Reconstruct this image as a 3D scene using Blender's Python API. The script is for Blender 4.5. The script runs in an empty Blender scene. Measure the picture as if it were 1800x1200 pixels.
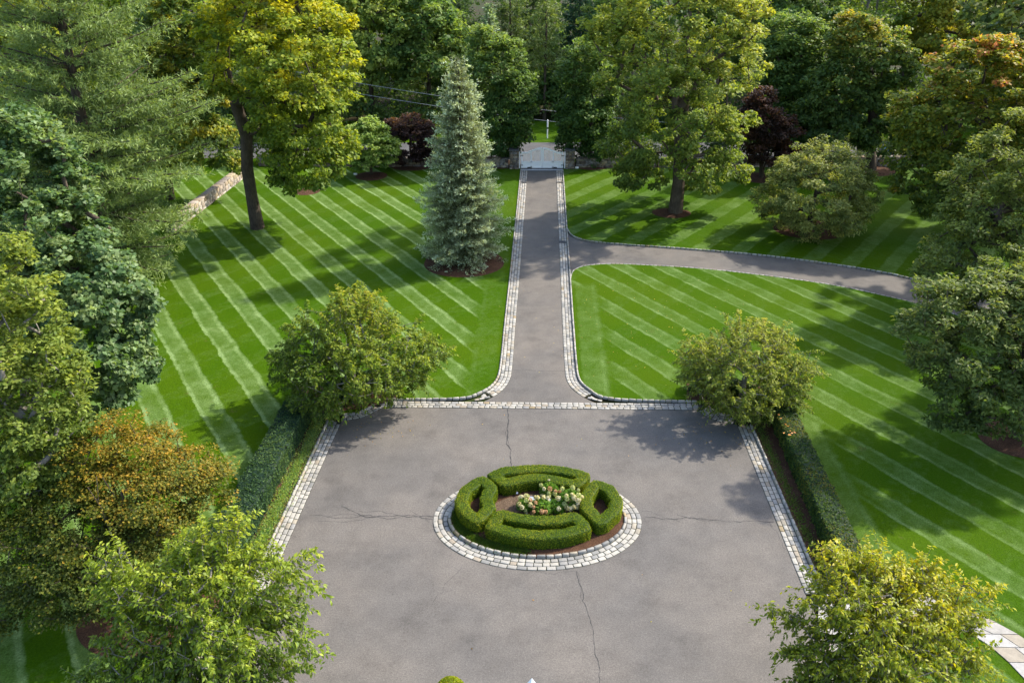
import bpy, bmesh, math, random
import numpy as np
from mathutils import Vector
from mathutils.geometry import tessellate_polygon

S = bpy.context.scene
C = S.collection
random.seed(7)
RNG = np.random.default_rng(11)
R = math.radians

# ------------------------------------------------------------------ camera, sky, sun, exposure
CAM_H, PITCH, FPX = 21.1, R(27.86), 1400.0
cd = bpy.data.cameras.new('camera'); cam = bpy.data.objects.new('camera', cd); C.objects.link(cam)
cam.location = (0, 0, CAM_H); cam.rotation_euler = (R(90) - PITCH, 0, 0)
cd.sensor_width = 36; cd.lens = 28; cd.clip_start = .5; cd.clip_end = 900
S.camera = cam
SUN = Vector((.668, .327, .669)).normalized()
w = bpy.data.worlds.new('World'); S.world = w; w.use_nodes = True
wt = w.node_tree; wt.nodes.clear()
sky = wt.nodes.new('ShaderNodeTexSky'); sky.sky_type = 'NISHITA'; sky.sun_disc = False
sky.sun_elevation = math.asin(SUN.z); sky.sun_rotation = math.atan2(SUN.x, SUN.y)
sky.air_density = 1.0; sky.dust_density = 2.0; sky.ozone_density = 1.0
bg = wt.nodes.new('ShaderNodeBackground'); bg.inputs[1].default_value = .15
wo = wt.nodes.new('ShaderNodeOutputWorld')
wt.links.new(sky.outputs[0], bg.inputs[0]); wt.links.new(bg.outputs[0], wo.inputs[0])
sd = bpy.data.lights.new('sun', 'SUN'); sd.energy = 2.6; sd.angle = R(1.0); sd.color = (1, .93, .82)
sun = bpy.data.objects.new('sun', sd); C.objects.link(sun)
sun.rotation_euler = SUN.to_track_quat('Z', 'Y').to_euler(); sun.location = (60, 30, 60)
vs = S.view_settings; vs.view_transform = 'Standard'; vs.look = 'None'; vs.gamma = 1; vs.exposure = 1.62
vs.use_curve_mapping = False
S.cycles.max_bounces = 8; S.cycles.transparent_max_bounces = 4

# ------------------------------------------------------------------ surveying: photo direction -> place on the ground / at a distance
CP, SP = math.cos(PITCH), math.sin(PITCH)
def ray(px, py):
    u, v = (px - 900) / FPX, (600 - py) / FPX
    return np.array([u, CP + v * SP, -SP + v * CP])
def G(px, py, z=0.0):
    d = ray(px, py); t = (CAM_H - z) / -d[2]
    return np.array([d[0] * t, d[1] * t, z])
def P(px, py, dist):
    d = ray(px, py); t = dist / d[1]
    return np.array([d[0] * t, dist, CAM_H + d[2] * t])
def mpp(p):                                        # metres per photo pixel at a point
    return (p[1] * CP + (CAM_H - p[2]) * SP) / FPX
def G2(pts, z=0.0): return [tuple(G(a, b, z)[:2]) for a, b in pts]

# ------------------------------------------------------------------ node helpers
class NT:
    def __init__(s, name):
        s.m = bpy.data.materials.new(name); s.m.use_nodes = True
        s.t = s.m.node_tree; s.t.nodes.clear()
        s.out = s.t.nodes.new('ShaderNodeOutputMaterial')
    def n(s, typ, **kw):
        nd = s.t.nodes.new(typ)
        for k, v in kw.items(): setattr(nd, k, v)
        return nd
    def L(s, a, b): s.t.links.new(a, b)
    def set(s, sock, v):
        if isinstance(v, bpy.types.NodeSocket): s.L(v, sock)
        else: sock.default_value = v
    def M(s, op, a, b=0.0, c=0.0):
        nd = s.n('ShaderNodeMath', operation=op)
        s.set(nd.inputs[0], a); s.set(nd.inputs[1], b); s.set(nd.inputs[2], c)
        return nd.outputs[0]
    def smooth(s, x, a, b):
        nd = s.n('ShaderNodeMapRange', interpolation_type='SMOOTHSTEP')
        s.set(nd.inputs[0], x); nd.inputs[1].default_value = a; nd.inputs[2].default_value = b
        nd.inputs[3].default_value = 0; nd.inputs[4].default_value = 1
        return nd.outputs[0]
    def rng(s, x, a, b, c, d):
        nd = s.n('ShaderNodeMapRange'); s.set(nd.inputs[0], x)
        for i, v in enumerate((a, b, c, d)): nd.inputs[i + 1].default_value = v
        return nd.outputs[0]
    def noise(s, scale, detail=3, rough=.55, vec=None):
        nd = s.n('ShaderNodeTexNoise'); nd.inputs['Scale'].default_value = scale
        nd.inputs['Detail'].default_value = detail; nd.inputs['Roughness'].default_value = rough
        s.L(vec or s.pos(), nd.inputs['Vector']); return nd.outputs[0]
    def pos(s):
        if not hasattr(s, '_p'): s._p = s.n('ShaderNodeNewGeometry').outputs['Position']
        return s._p
    def mix(s, f, a, b, mode='MIX'):
        nd = s.n('ShaderNodeMix', data_type='RGBA', blend_type=mode)
        s.set(nd.inputs[0], f)
        for i, v in ((6, a), (7, b)):
            if isinstance(v, bpy.types.NodeSocket): s.L(v, nd.inputs[i])
            else: nd.inputs[i].default_value = (*v, 1)
        return nd.outputs[2]
    def ramp(s, f, stops, interp='LINEAR'):
        nd = s.n('ShaderNodeValToRGB'); cr = nd.color_ramp; cr.interpolation = interp
        while len(cr.elements) < len(stops): cr.elements.new(.5)
        for e, (p, c) in zip(cr.elements, stops): e.position = p; e.color = (*c, 1)
        s.set(nd.inputs[0], f); return nd.outputs[0]
    def scale(s, col, f):
        nd = s.n('ShaderNodeVectorMath', operation='SCALE'); s.L(col, nd.inputs[0]); s.set(nd.inputs['Scale'], f)
        return nd.outputs[0]
    def bsdf(s, col, rough=.8, bump=None, dist=.01, strength=1.0, spec=.3, metal=0.0):
        b = s.n('ShaderNodeBsdfPrincipled')
        if isinstance(col, bpy.types.NodeSocket): s.L(col, b.inputs['Base Color'])
        else: b.inputs['Base Color'].default_value = (*col, 1)
        s.set(b.inputs['Roughness'], rough); b.inputs['Specular IOR Level'].default_value = spec
        b.inputs['Metallic'].default_value = metal
        if bump is not None:
            bn = s.n('ShaderNodeBump'); bn.inputs['Strength'].default_value = strength
            bn.inputs['Distance'].default_value = dist; s.L(bump, bn.inputs['Height']); s.L(bn.outputs[0], b.inputs['Normal'])
        s.L(b.outputs[0], s.out.inputs[0]); return b

def leaf_mat(name, rough=.5, trans=.35, spec=.35):
    t = NT(name); a = t.n('ShaderNodeAttribute', attribute_name='Col')
    b = t.n('ShaderNodeBsdfPrincipled'); t.L(a.outputs[0], b.inputs['Base Color'])
    b.inputs['Roughness'].default_value = rough; b.inputs['Specular IOR Level'].default_value = spec
    tr = t.n('ShaderNodeBsdfTranslucent')
    tc = t.mix(1.0, a.outputs[0], (1.15 * trans, 1.1 * trans, .5 * trans), 'MULTIPLY'); t.L(tc, tr.inputs[0])
    mx = t.n('ShaderNodeAddShader'); t.L(b.outputs[0], mx.inputs[0]); t.L(tr.outputs[0], mx.inputs[1]); t.L(mx.outputs[0], t.out.inputs[0])
    return t.m
def bark_mat(name, a, b):
    t = NT(name); mp = t.n('ShaderNodeMapping'); mp.inputs['Scale'].default_value = (1, 1, .22); t.L(t.pos(), mp.inputs[0])
    n1 = t.noise(14, 4, .65, mp.outputs[0]); n2 = t.noise(1.5, 2)
    f = t.M('MULTIPLY_ADD', n2, .5, t.M('MULTIPLY', n1, .6))
    t.bsdf(t.ramp(f, [(.3, a), (.75, b)]), .9, n1, .03, .9, .1); return t.m
def attr_mat(name, rough=.8, nscale=12, amt=.35):
    t = NT(name); a = t.n('ShaderNodeAttribute', attribute_name='Col'); n = t.noise(nscale, 4)
    c = t.scale(a.outputs[0], t.rng(n, .25, .75, 1 - amt, 1 + amt * .6)); t.bsdf(c, rough, n, .01, .5, .25); return t.m
def plain_mat(name, col, rough=.5, amt=.12, nscale=6, metal=0.0):
    t = NT(name); n = t.noise(nscale, 4); c = t.mix(n, tuple(v * (1 - amt) for v in col), tuple(min(1, v * (1 + amt)) for v in col))
    t.bsdf(c, rough, n, .003, .3, .4, metal); return t.m

M_LEAF = leaf_mat('leaf_soft', .6, 1.0, .14)
M_LEAFG = leaf_mat('leaf_glossy', .5, .9, .2)
M_NEEDLE = leaf_mat('needle', .6, .7, .25)
M_PETAL = leaf_mat('petal', .7, .3, .15)
M_BARK = bark_mat('bark_grey_brown', (.035, .026, .018), (.13, .10, .07))
M_BARKD = bark_mat('bark_dark', (.026, .020, .015), (.105, .082, .060))
M_BARKP = bark_mat('bark_pale', (.09, .08, .065), (.26, .24, .20))
M_STONEA = attr_mat('fieldstone', .85, 9, .4)
M_COBA = attr_mat('granite_setts', .75, 40, .18)

COB = [(0, (.58, .55, .485)), (.16, (.68, .64, .55)), (.34, (.50, .485, .45)), (.48, (.72, .675, .58)), (.66, (.61, .54, .42)),
       (.76, (.39, .385, .36)), (.83, (.65, .62, .55)), (.93, (.54, .46, .35)), (.985, (.54, .42, .24))]
def cobble_mat():
    t = NT('granite_sett'); oi = t.n('ShaderNodeObjectInfo')
    c = t.ramp(oi.outputs['Random'], COB, 'CONSTANT'); n = t.noise(30, 4); n2 = t.noise(.9, 3)
    c = t.scale(c, t.rng(n, .25, .75, .40, .60)); c = t.scale(c, t.rng(n2, .3, .7, .74, 1.1)); n3 = t.noise(2.6, 5, .75)
    c = t.mix(t.M('MULTIPLY', t.smooth(n3, .52, .74), .55), c, (.13, .125, .085))
    t.bsdf(c, .72, n, .006, .6, .3); return t.m
M_COB = cobble_mat()
M_GROUT = plain_mat('joint_soil', (.026, .029, .016), .95, .5, 6)

def asphalt_mat(name, base, warm):
    t = NT(name); n1 = t.noise(.16, 4, .6); n2 = t.noise(1.1, 4, .6); n3 = t.noise(38, 2, .7); n4 = t.noise(15, 4, .85)
    c = t.mix(t.smooth(n1, .35, .65), base, warm)
    f = t.M('MULTIPLY', t.rng(n2, .3, .7, .88, 1.10), t.rng(n3, .3, .7, .72, 1.28))
    f = t.M('MULTIPLY', f, t.rng(n4, .3, .7, .72, 1.28))
    sp = t.n('ShaderNodeTexVoronoi'); sp.inputs['Scale'].default_value = 17; t.L(t.pos(), sp.inputs['Vector'])
    f = t.M('ADD', f, t.M('MULTIPLY', t.M('LESS_THAN', sp.outputs['Distance'], .13), .35))
    n5 = t.noise(.5, 5, .7); f = t.M('MULTIPLY', f, t.rng(t.smooth(n5, .48, .75), 0, 1, 1.03, .76))
    t.bsdf(t.scale(c, t.M('MULTIPLY', f, .66)), .86, n3, .008, .6, .3); return t.m
M_ASPH = asphalt_mat('old_asphalt', (.150, .139, .126), (.190, .170, .147))
M_ASPH2 = asphalt_mat('drive_asphalt', (.146, .135, .122), (.192, .169, .143))
M_ROAD = asphalt_mat('road_asphalt', (.105, .105, .108), (.125, .124, .122))
M_TAR = plain_mat('crack_dark', (.034, .033, .033), .9, .3, 20)

def soil_mat(name, a, b):
    t = NT(name); n = t.noise(22, 5, .75); n2 = t.noise(2.0, 3)
    c = t.mix(t.smooth(n, .35, .68), a, b); c = t.scale(c, t.rng(n2, .3, .7, .50, .80))
    t.bsdf(c, .95, n, .03, 1.0, .1); return t.m
M_MULCH = soil_mat('bark_mulch', (.060, .030, .018), (.165, .088, .052))
M_SOIL = soil_mat('dry_soil', (.085, .055, .036), (.26, .185, .125))
def floor_mat():
    t = NT('woodland_floor'); n = t.noise(.25, 4); n2 = t.noise(5, 4, .7)
    c = t.mix(t.smooth(n, .4, .62), (.040, .058, .014), (.055, .042, .022)); c = t.scale(c, t.rng(n2, .25, .75, .4, .95))
    t.bsdf(c, .95, n2, .05, 1.0, .1); return t.m

def lawn_mat(name, main, cross, headlands=(), body_w=.42, line_w=.62, head_w=.36):
    """mown turf: wheel bands lie along (.54,-.84); a second pass lies across them"""
    t = NT(name); sx = t.n('ShaderNodeSeparateXYZ'); t.L(t.pos(), sx.inputs[0]); x, y = sx.outputs[0], sx.outputs[1]
    wob = t.M('MULTIPLY', t.M('SUBTRACT', t.noise(.35, 2), .5), .34)
    wob2 = t.M('MULTIPLY', t.M('SUBTRACT', t.noise(2.6, 3), .5), .22)
    def bands(nx, ny, off):
        u = t.M('ADD', t.M('ADD', t.M('MULTIPLY', x, nx), t.M('MULTIPLY', y, ny)), t.M('ADD', wob, wob2))
        f = t.M('FRACT', t.M('ADD', t.M('DIVIDE', t.M('SUBTRACT', u, off), 2.36), 100.0))
        body = t.M('MULTIPLY', t.smooth(f, .0, .06), t.M('SUBTRACT', 1.0, t.smooth(f, .44, .53)))
        e1 = t.M('MULTIPLY', t.smooth(f, .0, .035), t.M('SUBTRACT', 1.0, t.smooth(f, .06, .13)))
        e2 = t.M('MULTIPLY', t.smooth(f, .36, .43), t.M('SUBTRACT', 1.0, t.smooth(f, .46, .53)))
        dk = t.M('MULTIPLY', t.smooth(f, .52, .60), t.M('SUBTRACT', 1.0, t.smooth(f, .93, 1.0)))
        v = t.M('MULTIPLY_ADD', body, body_w, t.M('MULTIPLY_ADD', e1, line_w, t.M('MULTIPLY', e2, line_w * .7)))
        return v, body
    v1, d1 = bands(.84, .54, 7.15); v2a, b2 = bands(-.79, .61, .4)
    v2 = t.M('MULTIPLY_ADD', b2, .55, t.M('MULTIPLY', v2a, .25))
    patch = t.M('MULTIPLY', t.rng(t.noise(.55, 4, .6), .32, .68, .35, 1.2), t.rng(t.noise(2.0, 4, .7), .3, .7, .6, 1.3))
    li = t.M('MULTIPLY', t.M('MULTIPLY_ADD', v1, main, t.M('MULTIPLY', v2, cross)), patch)
    # headland passes run parallel to an edge: (nx,ny,c) with n.p = c on the edge, growing into the lawn
    for (nx, ny, c0, ymax) in headlands:
        dd = t.M('SUBTRACT', t.M('ADD', t.M('MULTIPLY', x, nx), t.M('ADD', t.M('MULTIPLY', y, ny), wob2)), c0)
        h = t.M('MULTIPLY', t.smooth(dd, .1, .35), t.M('SUBTRACT', 1.0, t.smooth(dd, 1.25, 1.6)))
        e = t.M('MULTIPLY', t.smooth(dd, 1.2, 1.4), t.M('SUBTRACT', 1.0, t.smooth(dd, 1.45, 1.75)))
        past = t.smooth(y, ymax - .8, ymax + .8)
        hv = t.M('MULTIPLY', t.M('MULTIPLY', t.M('MULTIPLY_ADD', h, head_w, t.M('MULTIPLY', e, head_w * .8)), patch), t.M('SUBTRACT', 1.0, past))
        keep = t.M('MAXIMUM', past, t.M('MAXIMUM', t.smooth(dd, 1.2, 2.6), t.M('SUBTRACT', 1.0, t.smooth(dd, -.4, -.1))))
        li = t.M('ADD', t.M('MULTIPLY', li, keep), hv)
    fine = t.noise(15, 5, .75); med = t.noise(3.2, 4, .65); big = t.noise(.12, 3)
    li = t.M('MULTIPLY', li, t.rng(fine, .25, .75, .55, 1.4))
    li = t.M('ADD', li, t.M('MULTIPLY', t.M('SUBTRACT', med, .56), .38))
    base = t.mix(t.smooth(big, .35, .65), (.050, .120, .0015), (.068, .134, .002))
    col = t.mix(t.M('MAXIMUM', t.M('MINIMUM', li, 1.0), 0.0), base, (.235, .345, .120))
    col = t.mix(t.M('MULTIPLY', t.smooth(t.noise(1.3, 4, .7), .62, .76), .45), col, (.12, .115, .03))
    col = t.scale(col, t.rng(fine, .25, .75, .41, .90))
    t.bsdf(col, .8, t.M('ADD', fine, t.M('MULTIPLY', li, -.2)), .035, .9, .03); return t.m

# ------------------------------------------------------------------ object helpers
def tag(o, label=None, cat=None, group=None, kind=None):
    if label: o['label'] = label
    if cat: o['category'] = cat
    if group: o['group'] = group
    if kind: o['kind'] = kind
    return o
def thing(name, label, cat, loc=(0, 0, 0), rz=0.0, group=None):
    o = bpy.data.objects.new(name, None); C.objects.link(o); o.empty_display_size = .3
    o.location = loc; o.rotation_euler = (0, 0, rz); return tag(o, label, cat, group)
def link(name, me, parent=None, mat=None):
    if mat is not None: me.materials.append(mat)
    o = bpy.data.objects.new(name, me); C.objects.link(o)
    if parent is not None: o.parent = parent
    return o
def arr_mesh(name, V, Q, col=None, smooth=False):
    V = np.ascontiguousarray(V, np.float32); Q = np.ascontiguousarray(Q, np.int32)
    me = bpy.data.meshes.new(name); k = Q.shape[1]
    me.vertices.add(len(V)); me.vertices.foreach_set('co', V.ravel())
    me.loops.add(Q.size); me.loops.foreach_set('vertex_index', Q.ravel())
    me.polygons.add(len(Q)); me.polygons.foreach_set('loop_start', np.arange(0, Q.size, k, dtype=np.int32))
    me.polygons.foreach_set('loop_total', np.full(len(Q), k, np.int32))
    if smooth: me.polygons.foreach_set('use_smooth', np.ones(len(Q), bool))
    me.update(calc_edges=True)
    if col is not None:
        a = me.color_attributes.new('Col', 'FLOAT_COLOR', 'POINT')
        cc = np.ones((len(V), 4), np.float32); cc[:, :3] = col; a.data.foreach_set('color', cc.ravel())
    return me
class MB:
    """collects boxes, bars and tubes and links them as one mesh"""
    def __init__(s): s.v, s.f = [], []
    def add(s, vs, fs):
        o = len(s.v); s.v += [tuple(map(float, p)) for p in vs]; s.f += [tuple(i + o for i in f) for f in fs]
    def box(s, x0, x1, y0, y1, z0, z1):
        s.add([(x0, y0, z0), (x1, y0, z0), (x1, y1, z0), (x0, y1, z0), (x0, y0, z1), (x1, y0, z1), (x1, y1, z1), (x0, y1, z1)],
              [(0, 3, 2, 1), (4, 5, 6, 7), (0, 1, 5, 4), (1, 2, 6, 5), (2, 3, 7, 6), (3, 0, 4, 7)])
    def tube(s, pts, rad, n=8, caps=True):
        pts = [Vector(p) for p in pts]; rad = rad if hasattr(rad, '__len__') else [rad] * len(pts); vs = []
        for i, p in enumerate(pts):
            d = (pts[min(i + 1, len(pts) - 1)] - pts[max(i - 1, 0)]).normalized()
            a = d.cross(Vector((0, 0, 1)) if abs(d.z) < .9 else Vector((1, 0, 0))).normalized(); b = d.cross(a)
            vs += [p + (a * math.cos(k * 2 * math.pi / n) + b * math.sin(k * 2 * math.pi / n)) * rad[i] for k in range(n)]
        fs = [(i * n + k, i * n + (k + 1) % n, (i + 1) * n + (k + 1) % n, (i + 1) * n + k) for i in range(len(pts) - 1) for k in range(n)]
        if caps: fs += [tuple(range(n))[::-1], tuple((len(pts) - 1) * n + k for k in range(n))]
        s.add(vs, fs)
    def sheet(s, poly, z):
        o = [(p[0], p[1], z) for p in poly]; tr = tessellate_polygon([[Vector(p) for p in o]])
        fs = []
        for a, b, c in tr:
            cr = (o[b][0] - o[a][0]) * (o[c][1] - o[a][1]) - (o[b][1] - o[a][1]) * (o[c][0] - o[a][0])
            fs.append((a, b, c) if cr > 0 else (a, c, b))
        s.add(o, fs)
    def build(s, name, mat, parent=None, smooth=False, bevel=0):
        me = bpy.data.meshes.new(name); me.from_pydata(s.v, [], s.f)
        if smooth: me.polygons.foreach_set('use_smooth', [True] * len(me.polygons))
        o = link(name, me, parent, mat)
        if bevel:
            b = o.modifiers.new('bevel', 'BEVEL'); b.width = bevel; b.segments = 2; b.limit_method = 'ANGLE'
        return o
def sheet(name, poly, z, mat, parent=None, kind='structure'):
    m = MB(); m.sheet(poly, z); o = m.build(name, mat, parent)
    if parent is None: o['kind'] = kind
    return o
def nz(v): return v / np.maximum(np.linalg.norm(v, axis=-1, keepdims=True), 1e-9)

# --- polylines
def dense(pts, step=.1, closed=False):
    p = np.array(pts, float)
    if closed: p = np.vstack([p, p[:1]])
    s = np.r_[0, np.cumsum(np.linalg.norm(np.diff(p, axis=0), axis=1))]
    n = max(2, int(s[-1] / step) + 1); q = np.linspace(0, s[-1], n)
    o = np.stack([np.interp(q, s, p[:, i]) for i in range(p.shape[1])], 1)
    return o[:-1] if closed else o
def smoothed(p, it=2, closed=False, keep=True):
    p = np.array(p, float)
    for _ in range(it):                          # Chaikin
        if closed: a, b = p, np.roll(p, -1, 0)
        else: a, b = p[:-1], p[1:]
        q = np.empty((2 * len(a), p.shape[1])); q[0::2] = a * .75 + b * .25; q[1::2] = a * .25 + b * .75
        p = q if closed else np.vstack([p[:1], q[1:-1], p[-1:]])
    return p
def normals2(p, closed=False):
    t = (np.roll(p, -1, 0) - np.roll(p, 1, 0)) if closed else np.gradient(p, axis=0)
    t = nz(t); return np.stack([-t[:, 1], t[:, 0]], 1)      # left normal
def offset(p, d, closed=False): return p + normals2(p, closed) * d

# ------------------------------------------------------------------ setts
def block_mesh(i, inset=.055):
    r = np.random.default_rng(100 + i); v = []
    for z, k in ((0, .5), (.72, .5), (1, .5 - inset)):
        for sx, sy in ((-1, -1), (1, -1), (1, 1), (-1, 1)):
            v.append((sx * k + r.uniform(-.035, .035), sy * k + r.uniform(-.035, .035), z + (r.uniform(-.06, .06) if z == 1 else 0)))
    f = [(a * 4 + b, a * 4 + (b + 1) % 4, a * 4 + 4 + (b + 1) % 4, a * 4 + 4 + b) for a in (0, 1) for b in range(4)] + [(8, 9, 10, 11)]
    return np.array(v), np.array(f)
BLK = [block_mesh(i) for i in range(8)]
BLK_ME = []
for v_, f_ in BLK:
    me_ = arr_mesh('sett', v_, f_); me_.materials.append(M_COB); BLK_ME.append(me_)
COBV = np.array([c for _, c in COB]) * .55; COBP = np.diff([p for p, _ in COB] + [1.0])
class Stuff:
    """many small blocks joined into one mesh"""
    def __init__(s): s.V, s.Q, s.c, s.n = [], [], [], 0
    def block(s, c, size, rot, col):
        v, f = BLK[RNG.integers(8)]; v = (v * size) @ rot.T + c
        s.V.append(v); s.Q.append(f + s.n); s.n += len(v); s.c.append(np.repeat([col], len(v), 0))
    def build(s, name, mat, parent=None):
        o = link(name, arr_mesh(name, np.vstack(s.V), np.vstack(s.Q), np.vstack(s.c)), parent, mat); o['kind'] = 'stuff'; return o
def rotz(a): c, s_ = math.cos(a), math.sin(a); return np.array([[c, -s_, 0], [s_, c, 0], [0, 0, 1]])
def course(parent, line, T, Wd, z0, h, name='cobblestone', limit=10 ** 6, stuff=None, closed=False, trim=0.0):
    """one row of setts along a centre line; the first `limit` are objects, the rest joins `stuff`"""
    p = np.array(line); q = np.vstack([p, p[:1]]) if closed else p
    s = np.r_[0, np.cumsum(np.linalg.norm(np.diff(q, axis=0), axis=1))]; tot = s[-1]
    at, k = (0.0 if closed else trim + random.uniform(0, .12)), 0
    lens = []
    while True:
        l = T * random.uniform(.82, 1.2)
        if at + l > tot - trim: break
        lens.append((at, l)); at += l
    if closed: kf = tot / (lens[-1][0] + lens[-1][1]); lens = [(a_ * kf, l_ * kf) for a_, l_ in lens]
    for at, l in lens:
        m = at + l / 2; a = [np.interp(m - l * .4, s, q[:, i]) for i in (0, 1)]; b = [np.interp(m + l * .4, s, q[:, i]) for i in (0, 1)]
        c = (np.interp(m, s, q[:, 0]), np.interp(m, s, q[:, 1])); ang = math.atan2(b[1] - a[1], b[0] - a[0]) + random.gauss(0, .012)
        sz = (l - .034, Wd - .030 + random.uniform(-.008, .006), h + random.uniform(-.008, .010))
        if k < limit:
            o = bpy.data.objects.new(name, BLK_ME[random.randrange(8)]); C.objects.link(o); o.parent = parent
            o.location = (c[0], c[1], z0); o.rotation_euler = (0, 0, ang); o.scale = sz
        else:
            col = COBV[RNG.choice(len(COBV), p=COBP)] * RNG.uniform(.85, 1.1)
            stuff.block(np.array([c[0], c[1], z0]), np.array(sz), rotz(ang), col)
        k += 1
    return k
def border(name, line, side, rows, kerb=True, T=.30, Wd=.19, limit=10 ** 6, closed=False, kerb_w=.13, kerb_h=.13, trim=0.0, label=None):
    """a band of setts beside the asphalt edge `line`, growing to the left (side=1) or right (-1), with a raised kerb row outside"""
    p = np.array(line); tot = rows * Wd + (kerb_w if kerb else 0)
    a, b = p, offset(p, side * tot, closed); n = len(p)
    V = np.vstack([np.c_[a, np.full(n, .012)], np.c_[b, np.full(n, .012)]]); idx = np.arange(n); nx = (idx + 1) % n
    if not closed: idx, nx = idx[:-1], nx[:-1]
    Q = np.stack([idx, nx, nx + n, idx + n], 1)
    if side < 0: Q = Q[:, ::-1]
    bed = link(name, arr_mesh(name, V, Q), None, M_GROUT); bed['kind'] = 'structure'
    if label: bed['label'] = label
    st = Stuff()
    for r in range(rows):
        course(bed, offset(p, side * (r + .5) * Wd, closed), T, Wd, 0.0, .034, 'cobblestone', limit, st, closed, trim)
    if kerb:
        course(bed, offset(p, side * (rows * Wd + kerb_w / 2), closed), T * 1.05, kerb_w, 0.0, kerb_h, 'kerb_stone', limit, st, closed, trim)
    if st.n: st.build('far_cobblestones', M_COBA, bed)
    return bed, b

# ------------------------------------------------------------------ the ground and what is laid on it
sheet('ground', [(-260, -20), (260, -20), (260, 420), (-260, 420)], -.06, floor_mat())

# courtyard edge lines, asphalt side
L_far, L_near = G(601, 739.5)[:2], G(440, 1104)[:2]
R_far, R_near = G(1295, 746)[:2], G(1416, 1045)[:2]
left_edge = dense([L_near, L_far]); right_edge = dense([R_near, R_far])
rear_l, rear_r = G(664, 716)[:2], G(1238, 721)[:2]
rear_line = dense([rear_l, rear_r])
left_notch = dense(smoothed(G2([(601, 739.5), (628, 737), (652, 728), (672, 716)]), 2))
right_notch = dense(smoothed(G2([(1226, 720), (1240, 733), (1268, 742), (1295, 746)]), 2))
dl_in = dense(smoothed(G2([(927.5, 299), (914, 480), (907, 560), (900.5, 655), (895, 672), (884, 686), (870, 696), (866, 698)]), 2))
dr_in = dense(smoothed(G2([(977.5, 299), (985, 480), (988, 560), (992.5, 655), (997, 673), (1009, 687), (1023, 696.5), (1027, 699)]), 2))

# asphalt sheets
court = sheet('courtyard', [tuple(p) for p in left_edge] + [tuple(p) for p in left_notch] + [tuple(p) for p in rear_line[5:-5]] +
      [tuple(p) for p in right_notch] + [tuple(p) for p in right_edge[::-1]] + [(11.0, 8), (-10, 8)], 0.004, M_ASPH)
drive = sheet('driveway', [tuple(p) for p in dl_in] + [tuple(G(846, 708)[:2]), tuple(G(1048, 709)[:2])] + [tuple(p) for p in dr_in[::-1]], 0.004, M_ASPH2)
side_up = smoothed(G2([(989, 392), (996, 405), (1004, 417), (1028, 425), (1072, 430), (1163, 436), (1310, 447), (1420, 460), (1530, 476), (1618, 494.5), (1740, 526), (1900, 575), (2200, 700)]), 2)
side_lo = smoothed(G2([(1001, 492), (1002, 483), (1008, 474), (1028, 467), (1072, 464), (1127, 466), (1237, 472.5), (1347, 485), (1457, 500), (1530, 514.7), (1633, 538.5), (1760, 580), (1900, 640), (2100, 780)]), 2)
sheet('side_drive', [tuple(p) for p in side_up] + [tuple(p) for p in side_lo[::-1]], 0.002, M_ASPH2)
# the public road behind the gate and its verge
yr0, yr1 = 79.2, 85.6
sheet('road', [(-160, yr0), (160, yr0), (160, yr1), (-160, yr1)], 0.0, M_ROAD)
gx0, gx1 = G(914, 299)[0], G(990, 299)[0]
sheet('gate_apron', [(gx0 - .3, 74.4), (gx1 + .3, 74.4), (gx1 + 1.3, yr0 + .3), (gx0 - 1.3, yr0 + .3)], 0.006, plain_mat('apron_asphalt', (.075, .075, .078), .9, .15, 3))

# borders of setts
lab = 'band of pale granite setts with a raised kerb row'
bl, bl_out = border('cobble_border', left_edge, 1, 3)
br, br_out = border('cobble_border', right_edge, -1, 3)
bn1, nl_out = border('cobble_border', left_notch, 1, 2, Wd=.17, T=.26)
bn2, nr_out = border('cobble_border', right_notch, 1, 3, Wd=.17, T=.26)
bt, bt_out = border('cobble_border', rear_line, 1, 3, kerb=False)
# kerb behind the rear band on both sides of the drive mouth
bdl, sl_out = border('cobble_border', dl_in[::-1][:-1], 1, 3, kerb=False, limit=95)
bdr, sr_out = border('cobble_border', dr_in[::-1][:-1], -1, 3, kerb=False, limit=95)
def mouth(strip, side, tail):
    k = offset(strip, side * .065); return dense(smoothed(np.vstack([np.array(G2(tail)), k[3::6], k[-1:]]), 2))
KL = mouth(sl_out, 1, [(675, 704.3), (740, 704), (800, 703), (826, 700.5)]); KR = mouth(sr_out, -1, [(1226, 708), (1160, 706.8), (1100, 705.2), (1072, 702.5), (1052, 698.5)])
dl_out, dr_out = offset(KL, .06), offset(KR, -.06)
kl, kr = dl_out[:1], dr_out[:1]
for ln_, sd_, tg in ((dl_in, 1, [(832, 704.2), (843, 701.5), (846, 698.2)]), (dr_in, -1, [(1062, 706), (1048, 703), (1040, 699)])):      # setts that fill the wedge at the mouth
    for r in range(3):
        a_ = offset(ln_[::-1][:-1], sd_ * (r + .5) * .19)[0]; b_ = np.array(G(*tg[r])[:2])
        if np.linalg.norm(a_ - b_) > .35: course(bdl if sd_ > 0 else bdr, dense([tuple(a_ + (b_ - a_) * .04), tuple(b_)]), .27, .17, 0, .034)
for ln in (KL, KR):
    k_ = link('kerb', arr_mesh('kerb', np.vstack([np.c_[offset(ln, -.06), np.full(len(ln), .03)], np.c_[offset(ln, .06), np.full(len(ln), .03)]]),
              np.array([(i, i + 1, i + 1 + len(ln), i + len(ln)) for i in range(len(ln) - 1)])), None, M_GROUT); k_['kind'] = 'structure'
    stk = Stuff(); course(k_, ln, .31, .13, 0, .13, 'kerb_stone', 110, stk); stk.build('far_kerb_stones', M_COBA, k_)
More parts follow.
